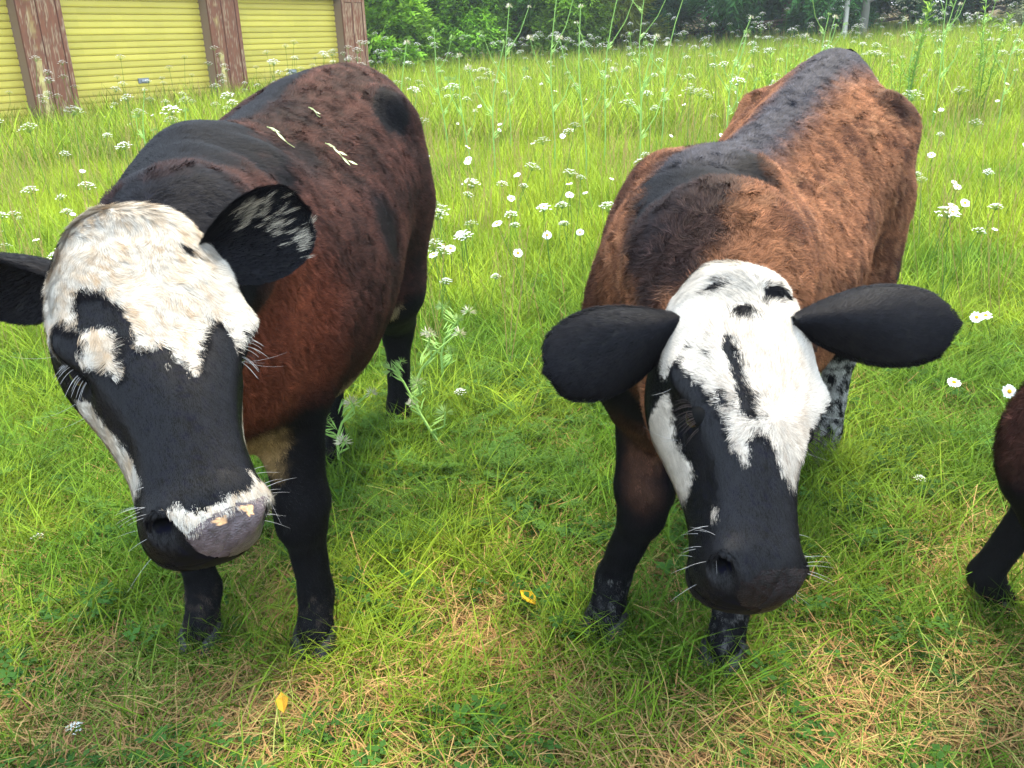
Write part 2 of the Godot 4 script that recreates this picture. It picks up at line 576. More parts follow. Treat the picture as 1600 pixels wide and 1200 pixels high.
func hair(p: Vector3, n: Vector3, d: Vector3, size: float, length: float) -> Transform3D:     # a tuft rooted on the skin and combed along d
	var x := d.cross(n).normalized()      # hairs lie flat: across the comb direction, facing out
	return Transform3D(Basis(x * size, d * length, n.cross(x) * -size), p)


func coat_fur(c: Cow, b: Buf, upto: int) -> void:
	var where := []
	var tint := PackedColorArray()
	var sleek := []
	var stint := PackedColorArray()
	var density: float = 29000.0 if c.coat < 2 else 9000.0
	for k in range(0, upto, 3):
		var p0 := b.v[b.i[k]]
		var p1 := b.v[b.i[k + 1]]
		var p2 := b.v[b.i[k + 2]]
		var want := (p1 - p0).cross(p2 - p0).length() * 0.5 * density
		while want > rng.randf():
			want -= 1.0
			var f := rng.randf()
			var g := rng.randf()
			if f + g > 1.0:
				f = 1.0 - f; g = 1.0 - g
			var p := p0 + (p1 - p0) * f + (p2 - p0) * g
			var n := (b.n[b.i[k]] * (1.0 - f - g) + b.n[b.i[k + 1]] * f + b.n[b.i[k + 2]] * g).normalized()
			var leg := 1.0 - smoothstep(0.45, 0.62, p.y)
			var black := 0.0
			var col := body_colour(c, p)
			black = 1.0 - smoothstep(0.014, 0.024, col.r)
			var w := Vector3(n1.get_noise_3dv(p * 3.0), n1.get_noise_3dv(p * 3.0 + Vector3(7, 0, 0)), n1.get_noise_3dv(p * 3.0 + Vector3(0, 7, 0))) * (0.5 + 1.6 * (1.0 - maxf(black, leg)))
			var d := Vector3(0, -0.75, -0.65 * (1.0 - leg)) + w
			d = (d - n * d.dot(n)).normalized() + n * lerpf(0.65, 0.25, maxf(black, leg)) + Vector3(rng.randf_range(-1, 1), rng.randf_range(-1, 1), rng.randf_range(-1, 1)) * 0.25
			var l := lerpf(lerpf(0.014, 0.010, black), 0.008, leg) * rng.randf_range(0.7, 1.2)
			var v := rng.randf_range(0.75, 1.3)
			v *= 1.0 + 0.6 * n1.get_noise_3dv(p * 6.0)
			if black < 0.5 and rng.randf() < 0.12: v *= 1.7
			if black > 0.6 and c.coat == 1 and p.y > 0.95 and p.z < 0.35 and absf(p.x) < 0.09:
				d = Vector3(0, -0.35, -0.9) + w * 0.3
				d = (d - n * d.dot(n)).normalized() + n * 0.10 + Vector3(rng.randf_range(-1, 1), rng.randf_range(-1, 1), rng.randf_range(-1, 1)) * 0.08
				sleek.append(hair(p, n, d.normalized(), 0.0075, l * 1.3)); stint.append(Color(col.r * v, col.g * v, col.b * v))
				continue
			where.append(hair(p, n, d.normalized(), 0.0072, l))
			tint.append(Color(col.r * v, col.g * v, col.b * v))
	scatter("sleek_coat", tuft(15, 14, 0.06, 0.35, 2, 0.38, 0.95).mesh(paint("sleek hair", 0.5, 0.22)), sleek, stint, c.root)
	scatter("coat", tuft(11, 12, 0.075, 0.85, 2, 0.5, 1.1).mesh(paint("coat hair", 0.6, 0.16, 0.35)), where, tint, c.root)


func face_fur(c: Cow) -> void:
	var where := []
	var tint := PackedColorArray()
	var long := []
	var ltint := PackedColorArray()
	var total := 70000 if c.coat < 2 else 4000
	for k in total:
		var ps := rng.randf_range(-1, 1)
		var t := rng.randf_range(-0.10, 1.03)
		if rng.randf() > Cow.along(Cow.HT, Cow.HW, t) / 0.116: continue
		var p := c.face_at(ps, t)
		var n := c.face_normal(ps, t)
		var wp := warped(ps + rng.randfn() * 0.008, t + rng.randfn() * 0.006, p)
		var m := c.mark(wp.x, wp.y)
		if m >= 2 or t > 1.04: continue
		if exp(-((absf(ps - c.mid) - 0.36) / 0.085) ** 2 - ((t - 0.988) / 0.024) ** 2) > 0.35: continue
		if p.distance_to(c.eyes[0]) < 0.021 or p.distance_to(c.eyes[1]) < 0.021: continue
		var sd := (p - c.o).dot(c.u)
		var w := c.u * n1.get_noise_3dv(p * 1.7) + c.a * n1.get_noise_3dv(p * 1.7 + Vector3(7, 0, 0))
		var d := c.a * 0.9 + c.u * (sd * 5.0)
		var l := 0.006
		var lift := 0.15
		if m == 1 and t < 0.62 and absf(ps) < 0.5:
			l = lerpf(0.022, 0.013, smoothstep(0.05, 0.55, t)) if c.coat == 0 else 0.0115
			lift = 0.2
			if c.coat == 0:
				d = c.a * 0.8 + c.u * (sd * 4.0 + 0.25) + w * 1.9
			else:
				var tb := 1.0 - smoothstep(0.07, 0.21, t)
				d = ((p - c.face_at(0.04, 0.52)).normalized() * 0.8 + w * 0.7).lerp(c.u * (tanh((sd - 0.008) * 40.0) * 0.9) - c.a * 0.2 + w * 0.6, tb)
				l = lerpf(0.0115, 0.015, tb)
				lift = lerpf(0.2, 0.3, tb)
		elif t < 0.2:
			l = 0.014; d += w
		elif m == 1: l = 0.010
		d = (d - n * d.dot(n)).normalized() + n * lift * rng.randf_range(0.6, 1.5)
		var v := rng.randf_range(0.74, 1.16)
		var sp := warped(ps + rng.randfn() * 0.009 + d.dot(c.u) * l * 0.55 / 0.28, t + rng.randfn() * 0.007 + d.dot(c.a) * l * 0.55 / c.L, p)
		m = c.mark(sp.x, sp.y)
		if m >= 2: m = 1 if c.coat == 0 and t < 1.0 else 0
		var col := mark_colour(c, m, p)
		col = Color(col.r * v, col.g * v, col.b * v)
		l *= rng.randf_range(0.75, 1.2)
		if l > 0.011:
			long.append(hair(p - n * 0.001, n, d.normalized(), 0.0048, l)); ltint.append(col)
		else:
			where.append(hair(p - n * 0.0005, n, d.normalized(), 0.0045, l)); tint.append(col)
	scatter("face_hair", tuft(12, 12, 0.07, 0.3, 2, 0.32, 0.9).mesh(paint("face hair", 0.43, 0.30)), where, tint, c.root)
	scatter("forelock", tuft(13, 11, 0.065, 0.4, 3, 0.32, 0.9).mesh(paint("white hair", 0.6, 0.12, 0.45)), long, ltint, c.root)


func nose_pad(c: Cow) -> void:
	var b := Buf.new()
	var nt := 44
	var np := 150
	var at := {}
	for k in nt:
		for q in np:
			var ps := lerpf(-1.0, 1.0, float(q) / np)
			var t := lerpf(0.93, 1.0565, float(k) / nt)
			var p := c.face_at(ps, t)
			var wp := warped(ps, t, p)
			var m := c.mark(wp.x, wp.y)
			if m >= 2:
				var n := c.face_normal(ps, t)
				var f := 0.85 + 0.6 * n1.get_noise_3dv(p * 9.0)
				var hole := exp(-((absf(ps - c.mid) - 0.36) / 0.085) ** 2 - ((t - 0.988) / 0.024) ** 2)
				var col := mark_colour(c, m, p).lerp(Color(0.006, 0.005, 0.005), clampf(hole * 1.6, 0, 1))
				col = col.lerp(BLACK, smoothstep(0.48, 0.62, absf(ps - c.mid)))
				at[k * np + q] = b.vert(p + n * (0.0012 + 0.0006 * n1.get_noise_3dv(p * 40.0)), n, Color(col.r * f, col.g * f, col.b * f))
	for e in at:
		if (e + 1) % np != 0 and at.has(e + 1) and at.has(e + np) and at.has(e + np + 1):
			b.quad(at[e], at[e + 1], at[e + np + 1], at[e + np])
	if b.i.size():
		put("nose", b.mesh(wet_nose(c.coat)), c.root)


func wet_nose(kind: int) -> StandardMaterial3D:
	var called := "wet nose" if kind == 0 else "dark nose"
	if mats.has(called): return mats[called]
	var m := paint(called, 0.34 if kind == 0 else 0.42, 0.40 if kind == 0 else 0.22)
	var tx := NoiseTexture2D.new()
	tx.width = 256
	tx.height = 256
	tx.seamless = true
	var ns := FastNoiseLite.new()
	ns.noise_type = FastNoiseLite.TYPE_CELLULAR
	ns.seed = 4
	ns.frequency = 0.06
	tx.noise = ns
	m.heightmap_enabled = true
	m.heightmap_texture = tx
	m.heightmap_scale = 0.16
	m.uv1_triplanar = true
	m.uv1_scale = Vector3(24, 24, 24)
	return m


func strand(b: Buf, p: Vector3, d: Vector3, sag: Vector3, l: float, w: float, col: Color) -> void:
	var pts := []
	var rad := []
	for k in 6:
		var f := k / 5.0
		pts.append(p + d * (l * f) + sag * (l * f * f))
		rad.append(w * (1.0 - 0.8 * f))
	b.tube(pts, rad, 4, col)


func build_cow(c: Cow, h: float, nt: int, np: int) -> void:
	c.wob = n1
	c.bake()
	var b := skin(c, h)
	var upto := b.i.size()
	var s := head_rings(c, b, nt, np)
	for k in b.v.size():
		if k < s:
			b.c[k] = body_colour(c, b.v[k])
		else:
			var w := head_uv(k - s, nt, np)
			b.c[k] = head_colour(c, w.x, w.y, b.v[k])
	put("body", b.mesh(paint("hide", 0.65, 0.15)), c.root)
	nose_pad(c)
	var en := 0
	for e in c.ears:
		var eb := Buf.new()
		ear_mesh(e, eb)
		var o := put("ear", eb.mesh(paint("hide", 0.65, 0.15)), c.root)
		var where := []
		var tint := PackedColorArray()
		for k in 4600:
			var sv := rng.randf_range(0.02, 0.995)
			var x := clampf(rng.randf_range(-1.2, 1.2), -1.0, 1.0)
			var back := rng.randf() < 0.55
			var p := ear_at(e, sv, x, back)
			var e1 := ear_at(e, sv + 0.02, x, back) - ear_at(e, sv - 0.02, x, back)
			var e2 := ear_at(e, sv, minf(x + 0.05, 1.0), back) - ear_at(e, sv, maxf(x - 0.05, -1.0), back)
			var n := e1.cross(e2).normalized() * (-1.0 if back else 1.0)
			if n.dot((e[2] as Vector3)) * (-1.0 if back else 1.0) < 0.0: n = -n
			var d := e1.normalized() * 0.9 + e2.normalized() * (x * 0.45) + n * 0.2 + Vector3(rng.randf_range(-1, 1), rng.randf_range(-1, 1), rng.randf_range(-1, 1)) * 0.18
			var col := BLACK * rng.randf_range(0.8, 2.0)
			var l := 0.007 if absf(x) < 0.97 and sv < 0.96 else 0.012
			if not back and absf(x) < 0.97:
				l = 0.013
				if c.coat == 0 and en == 0:
					var tuftness := maxf(exp(-((sv - 0.58) / 0.12) ** 2 - ((x + 0.62) / 0.22) ** 2), exp(-((sv - 0.84) / 0.09) ** 2 - ((x - 0.55) / 0.2) ** 2))
					tuftness = maxf(tuftness, 0.7 * exp(-((sv - 0.72) / 0.1) ** 2 - ((x + 0.1) / 0.16) ** 2))
					if rng.randf() < tuftness * 0.55:
						col = Color(0.36, 0.33, 0.27) * rng.randf_range(0.7, 1.2); l = 0.024
			where.append(hair(p, n, d.normalized(), 0.0044, l))
			tint.append(col)
		scatter("ear_hair", tuft(14, 7, 0.08, 0.45, 2, 0.5, 1.1).mesh(paint("coat hair", 0.6, 0.16, 0.35)), where, tint, o)
		en += 1
	for sd in [-1.0, 1.0]:
		var eps: float = (0.48 if c.coat == 0 else 0.40) * sd
		var p := c.face_at(eps, 0.465 if c.coat == 0 else 0.52)
		var nn := c.face_normal(eps, 0.465 if c.coat == 0 else 0.52)
		var eye := Buf.new()
		c.eyes.append(p)
		eye.ball(Vector3.ZERO, Vector3(0.019, 0.019, 0.019), 12, 16, Color(0.008, 0.006, 0.005))
		var o := put("eye", eye.mesh(paint("wet eye", 0.08, 0.12)), c.root, p - nn * 0.0128)
		var lid := Buf.new()
		var side := nn.cross(c.a).normalized()
		var upw := side if side.dot(c.fn) > 0.0 else -side
		var turned := Basis(c.a, upw, c.a.cross(upw))
		if turned.z.dot(nn) < 0.0: turned = Basis(-c.a, upw, (-c.a).cross(upw))
		lid.ball(Vector3.ZERO, Vector3(0.0203, 0.0203, 0.0203), 9, 22, BLACK, 0.0, 0.41)
		lid.ball(Vector3.ZERO, Vector3(0.0200, 0.0200, 0.0200), 7, 22, BLACK, 0.70, 1.0)
		for k in lid.v.size():
			lid.v[k] = turned * lid.v[k]
			lid.n[k] = turned * lid.n[k]
		put("eyelid", lid.mesh(paint("hide", 0.65, 0.15)), o)
		var lash := Buf.new()
		for k in 26:
			var g := rng.randf_range(0.1, PI - 0.1)
			var q := (nn * (0.85 * sin(g)) + c.a * cos(g) + upw * (0.55 * sin(g) + 0.1)).normalized() * 0.0202
			var grey := 0.35 if c.coat == 0 and rng.randf() < 0.6 else 0.02
			strand(lash, q, (nn + upw * 0.5 + c.a * (cos(g) * 0.5 + 0.2)).normalized(), -upw * 0.35 + c.a * 0.2, rng.randf_range(0.018, 0.034), 0.0005, Color(grey, grey * 0.97, grey * 0.93))
		put("eyelashes", lash.mesh(paint("coat hair", 0.6, 0.16, 0.35)), o)
	var wh := Buf.new()
	for k in 26:
		var sd := -1.0 if k % 2 else 1.0
		var ps := sd * rng.randf_range(0.30, 0.62)
		var t := rng.randf_range(0.84, 0.99)
		var n := c.face_normal(ps, t)
		strand(wh, c.face_at(ps, t) - n * 0.002, (n + c.u * sd * 0.6 + c.a * rng.randf_range(-0.2, 0.5)).normalized(), Vector3(0, -0.2, 0), rng.randf_range(0.015, 0.042), 0.0002, Color(0.42, 0.42, 0.42))
	for k in 6:
		var sd := -1.0 if k % 2 else 1.0
		var ps := sd * rng.randf_range(0.42, 0.6)
		var t := rng.randf_range(0.36, 0.56)
		var n := c.face_normal(ps, t)
		strand(wh, c.face_at(ps, t), (n + c.a * rng.randf_range(-0.4, 0.6) + c.u * sd * 0.4).normalized(), c.fn * 0.4, rng.randf_range(0.03, 0.06), 0.0002, Color(0.42, 0.42, 0.42))
	put("whiskers", wh.mesh(paint("coat hair", 0.6, 0.16, 0.35)), c.root)
	tag(c.root.get_node("whiskers"), "", "", "", "stuff")
	for q in c.feet:
		for sd in [-1.0, 1.0]:
			var hf := Buf.new()
			var pts := [Vector3(q[0] + 0.022 * sd, 0.062, q[1] + 0.005), Vector3(q[0] + 0.025 * sd, 0.035, q[1] + 0.035), Vector3(q[0] + 0.022 * sd, 0.012, q[1] + 0.06), Vector3(q[0] + 0.014 * sd, 0.004, q[1] + 0.078)]
			hf.tube(pts, [0.027, 0.030, 0.024, 0.004], 10, Color(0.012, 0.012, 0.013))
			put("hoof", hf.mesh(paint("horn", 0.45, 0.4)), c.root)
	var tl := Buf.new()
	var z0: float = c.zs[0]
	var y0: float = c.ys[0] + 0.26
	if c.coat == 2: z0 += 0.07
	tl.tube([Vector3(0, y0, z0 + 0.08), Vector3(0.01, y0 - 0.03, z0 - 0.02), Vector3(0.02, y0 - 0.16, z0 - 0.055), Vector3(0.03, y0 - 0.38, z0 - 0.05), Vector3(0.05, y0 - 0.62, z0 - 0.03), Vector3(0.06, y0 - 0.68, z0 - 0.03)],
		[0.036, 0.034, 0.026, 0.019, 0.015, 0.005], 10, BLACK)
	for k in 90:
		var g := rng.randf() * TAU
		strand(tl, Vector3(0.045, y0 - rng.randf_range(0.52, 0.68), z0 - 0.03) + Vector3(cos(g), 0, sin(g)) * 0.012, Vector3(cos(g) * 0.15, -1, sin(g) * 0.15), Vector3(0.03, 0, 0.03), rng.randf_range(0.14, 0.24), 0.0016, BLACK)
	put("tail", tl.mesh(paint("coat hair", 0.6, 0.16, 0.35)), c.root)
	coat_fur(c, b, upto)
	face_fur(c)


func legs(c: Cow, f: Array, hind: Array, sh := 0.75, tx := 0.14, kx := [0.0, 0.0], hk := [0.41, 0.41], gask := 0.115, hz := [-0.09, -0.09]) -> void:    # f, hind: feet [x, z] right then left
	c.feet = [f[0], f[1], hind[0], hind[1]]
	for k in 2:
		var sd := -1.0 if k == 0 else 1.0
		var q := Vector3(f[k][0], f[k][2], f[k][1])
		var top := Vector3(tx * sd, sh, 0.45)
		c.limb([top, Vector3(lerpf(top.x, q.x + kx[k], 0.45), 0.64, lerpf(top.z, q.z, 0.4)), Vector3(q.x + 0.01 * sd + kx[k], 0.40 + q.y, q.z + 0.015), Vector3(q.x + kx[k] * 0.85, 0.33 + q.y, q.z + 0.005), Vector3(q.x, 0.14 + q.y, q.z - 0.02), Vector3(q.x, 0.05 + q.y, q.z + 0.02)],
			[0.115, 0.085, 0.054, 0.042, 0.036, 0.045], 0.07)
		c.cap(q + Vector3(kx[k], 0.39, 0.014), q + Vector3(kx[k] * 0.9, 0.345, 0.018), 0.054, 0.05, 0.02)
	for k in 2:
		var sd := -1.0 if k == 0 else 1.0
		var q := Vector3(hind[k][0], hind[k][2], hind[k][1])
		var top := Vector3(0.12 * sd, 0.86, -0.44)
		c.limb([top, Vector3(lerpf(0.17 * sd, q.x, 0.3), hk[k] + 0.23, lerpf(-0.36, q.z + 0.2, 0.3)), Vector3(q.x, hk[k] + q.y, q.z + hz[k]), Vector3(q.x, hk[k] - 0.05 + q.y, q.z + hz[k] * 0.9), Vector3(q.x, 0.125 + q.y, q.z - 0.03), Vector3(q.x, 0.05 + q.y, q.z + 0.02)],
			[0.15, gask, 0.056, 0.045, 0.038, 0.044], 0.08)


func cows() -> void:
	var c := Cow.new()
	c.root = thing("cow", "dark reddish brown cow with shaggy white forehead, black face and pink spotted nose", "cow", Vector3(-0.57, ground(-0.57, -2.27), -2.27), -0.157, "young cattle in the meadow")
	c.coat = 0
	c.zs = [-0.74, -0.71, -0.60, -0.44, -0.24, 0.0, 0.22, 0.40, 0.54, 0.66, 0.74, 0.77]
	c.ys = [0.98, 0.98, 0.96, 0.94, 0.91, 0.87, 0.85, 0.85, 0.85, 0.85, 0.84, 0.84]
	c.rs = [
		[.03, .03, .03, .03, .03, .03, .03], [.20, .15, .12, .11, .11, .12, .13], [.30, .25, .20, .17, .17, .17, .17], [.335, .30, .27, .25, .24, .22, .21],
		[.345, .315, .29, .27, .265, .27, .28], [.335, .305, .29, .295, .32, .33, .33], [.325, .28, .28, .30, .33, .35, .35], [.34, .26, .25, .27, .30, .33, .34],
		[.33, .21, .185, .205, .24, .29, .31], [.25, .19, .17, .18, .20, .24, .26], [.14, .11, .11, .11, .13, .15, .15], [.03, .03, .03, .03, .03, .03, .03]]
	c.bend = 0.16
	legs(c, [[-0.10, 0.50, 0.0], [0.175, 0.49, 0.0]], [[-0.085, -0.36, 0.0], [0.062, -0.66, 0.01]])
	set_head(c, c.root.transform.affine_inverse() * Vector3(-0.490, 1.187, -1.172), c.root.transform.affine_inverse() * Vector3(-0.324, 0.924, -0.865), -0.21)
	var nb := c.o + c.a * 0.07 - c.fn * 0.05
	c.mid = 0.09
	c.lump = 0.005
	c.cap(Vector3(0.13, 1.06, 0.42), Vector3(0.20, 0.76, 0.44), 0.075, 0.085, 0.05)
	c.cap(Vector3(0.20, 1.16, -0.34), Vector3(0.21, 1.12, -0.40), 0.05, 0.05, 0.06)
	c.limb([Vector3(0.06, 0.94, 0.42), Vector3(0.13, 1.005, 0.66), Vector3(0.215, 1.035, 0.88), nb], [0.17, 0.152, 0.125, 0.10], 0.13)
	c.limb([Vector3(0.02, 0.74, 0.56), Vector3(0.12, 0.86, 0.82), nb + c.a * 0.07 - c.fn * 0.05], [0.18, 0.12, 0.08], 0.08)
	var inv := c.root.transform.affine_inverse()
	c.ears = [[inv * Vector3(-0.425, 1.108, -1.16), inv * Vector3(-0.264, 1.165, -1.225), (inv.basis * Vector3(0.25, -0.15, 0.9)).normalized(), 0.118],
		[inv * Vector3(-0.555, 1.105, -1.13), inv * Vector3(-0.745, 1.085, -1.15), (inv.basis * Vector3(-0.1, -0.5, 0.8)).normalized(), 0.128]]
	c.marks = [[2, PackedVector2Array([Vector2(-0.16, 1.020), Vector2(0.66, 1.020), Vector2(0.66, 1.06), Vector2(-0.22, 1.06)])],
		[1, PackedVector2Array([Vector2(-0.240, -0.06), Vector2(-0.380, 0.08), Vector2(-0.50, 0.216), Vector2(-0.49, 0.304), Vector2(-0.44, 0.435), Vector2(-0.365, 0.355), Vector2(-0.329, 0.336), Vector2(-0.283, 0.396), Vector2(-0.261, 0.308), Vector2(-0.244, 0.272), Vector2(-0.170, 0.276), Vector2(-0.125, 0.304), Vector2(-0.074, 0.387), Vector2(-0.068, 0.452), Vector2(-0.091, 0.484), Vector2(-0.045, 0.507), Vector2(-0.006, 0.489), Vector2(0.006, 0.498), Vector2(0.017, 0.563), Vector2(0.048, 0.615), Vector2(0.079, 0.563), Vector2(0.108, 0.484), Vector2(0.147, 0.420), Vector2(0.198, 0.420), Vector2(0.249, 0.461), Vector2(0.312, 0.52), Vector2(0.33, 0.447), Vector2(0.40, 0.410), Vector2(0.43, 0.322), Vector2(0.42, 0.174), Vector2(0.34, 0.07), Vector2(0.25, -0.01), Vector2(0.159, -0.07), Vector2(0.000, -0.075), Vector2(-0.130, -0.07)])],
		[1, PackedVector2Array([Vector2(-0.261, 0.410), Vector2(-0.193, 0.401), Vector2(-0.142, 0.420), Vector2(-0.142, 0.452), Vector2(-0.181, 0.494), Vector2(-0.198, 0.563), Vector2(-0.215, 0.555), Vector2(-0.272, 0.498), Vector2(-0.323, 0.498), Vector2(-0.329, 0.475), Vector2(-0.266, 0.457)])],
		[1, PackedVector2Array([Vector2(-0.56, 0.47), Vector2(-0.53, 0.50), Vector2(-0.504, 0.55), Vector2(-0.50, 0.60), Vector2(-0.47, 0.70), Vector2(-0.40, 0.80), Vector2(-0.36, 0.845), Vector2(-0.60, 0.84), Vector2(-0.95, 0.75), Vector2(-0.95, 0.45)])],
		[1, PackedVector2Array([Vector2(0.56, 0.50), Vector2(0.49, 0.62), Vector2(0.46, 0.70), Vector2(0.44, 0.80), Vector2(0.46, 0.88), Vector2(0.9, 0.8), Vector2(0.9, 0.45)])],
		[1, PackedVector2Array([Vector2(0.26, 0.882), Vector2(0.32, 0.925), Vector2(0.40, 0.88), Vector2(0.48, 0.90), Vector2(0.50, 0.96), Vector2(0.385, 0.952), Vector2(0.221, 0.964), Vector2(0.05, 0.980), Vector2(-0.02, 0.990), Vector2(-0.113, 0.996), Vector2(-0.17, 1.004), Vector2(-0.20, 0.975), Vector2(-0.13, 0.950), Vector2(-0.07, 0.974), Vector2(-0.02, 0.974), Vector2(0.05, 0.964), Vector2(0.13, 0.954), Vector2(0.22, 0.936), Vector2(0.25, 0.912)])],
		[0, PackedVector2Array([Vector2(0.130, 0.151), Vector2(0.159, 0.161), Vector2(0.170, 0.192), Vector2(0.136, 0.198), Vector2(0.115, 0.179)])],
		[2, PackedVector2Array([Vector2(-0.16, 1.012), Vector2(-0.09, 0.996), Vector2(-0.023, 0.989), Vector2(0.051, 0.980), Vector2(0.221, 0.962), Vector2(0.385, 0.950), Vector2(0.46, 0.955), Vector2(0.53, 0.975), Vector2(0.60, 1.00), Vector2(0.63, 1.0568), Vector2(-0.20, 1.0568)])],
		[3, PackedVector2Array([Vector2(-0.005, 1.001), Vector2(0.051, 0.991), Vector2(0.045, 1.009), Vector2(0.014, 1.014)])],
		[3, PackedVector2Array([Vector2(0.105, 0.984), Vector2(0.176, 0.978), Vector2(0.207, 0.983), Vector2(0.214, 0.995), Vector2(0.153, 0.996)])]]
	build_cow(c, 0.014, 150, 128)

	c = Cow.new()
	c.root = thing("cow", "bony orange brown cow with a black spine stripe and speckled white forehead", "cow", Vector3(0.62, ground(0.62, -2.16), -2.16), -0.556, "young cattle in the meadow")
	c.coat = 1
	c.zs = [-0.84, -0.81, -0.72, -0.56, -0.36, -0.10, 0.14, 0.34, 0.50, 0.62, 0.70, 0.73]
	c.ys = [0.96, 0.96, 0.94, 0.92, 0.88, 0.83, 0.79, 0.765, 0.765, 0.77, 0.77, 0.77]
	c.rs = [
		[.03, .03, .03, .03, .03, .03, .03], [.23, .13, .10, .10, .11, .12, .13], [.305, .21, .18, .16, .16, .16, .16], [.325, .275, .285, .215, .19, .18, .18],
		[.325, .275, .27, .225, .21, .21, .22], [.315, .25, .23, .235, .25, .27, .28], [.305, .24, .23, .25, .27, .30, .31], [.315, .23, .205, .21, .23, .28, .31],
		[.31, .205, .165, .165, .18, .23, .28], [.24, .18, .165, .165, .17, .21, .24], [.13, .11, .11, .11, .11, .13, .14], [.03, .03, .03, .03, .03, .03, .03]]
	inv = c.root.transform.affine_inverse()
	legs(c, [[-0.14, 0.55, 0.0], [0.135, 0.53, 0.0]], [[-0.14, -0.56, 0.0], [0.095, -0.53, 0.0]], 0.70, 0.085, [0.09, 0.02])
	set_head(c, inv * Vector3(0.329, 1.072, -1.192), inv * Vector3(0.295, 0.822, -0.86), -0.52)
	c.wide = 0.90
	nb = c.o + c.a * 0.07 - c.fn * 0.05
	c.mid = 0.08
	c.lump = 0.007
	for sd in [-1.0, 1.0]:
		c.cap(Vector3(0.08 * sd, 1.02, 0.43), Vector3(0.15 * sd if sd > 0 else -0.10, 0.70, 0.37), 0.06, 0.07, 0.035)
		c.cap(Vector3(0.180 * sd, 1.11, -0.48), Vector3(0.195 * sd, 1.07, -0.54), 0.032, 0.035, 0.05)
	c.limb([Vector3(0.0, 0.86, 0.40), Vector3(0.06, 0.90, 0.60), Vector3(0.16, 0.95, 0.80), nb], [0.215, 0.17, 0.14, 0.10], 0.08)
	c.limb([Vector3(0.02, 0.72, 0.52), Vector3(0.12, 0.80, 0.74), nb + c.a * 0.07 - c.fn * 0.05], [0.17, 0.115, 0.075], 0.08)
	c.ears = [[inv * Vector3(0.240, 1.022, -1.16), inv * Vector3(0.05, 0.955, -1.15), (inv.basis * Vector3(-0.2, -0.45, -0.85)).normalized(), 0.115],
		[inv * Vector3(0.372, 1.018, -1.142), inv * Vector3(0.592, 0.988, -1.18), (inv.basis * Vector3(0.1, -0.5, -0.85)).normalized(), 0.108]]
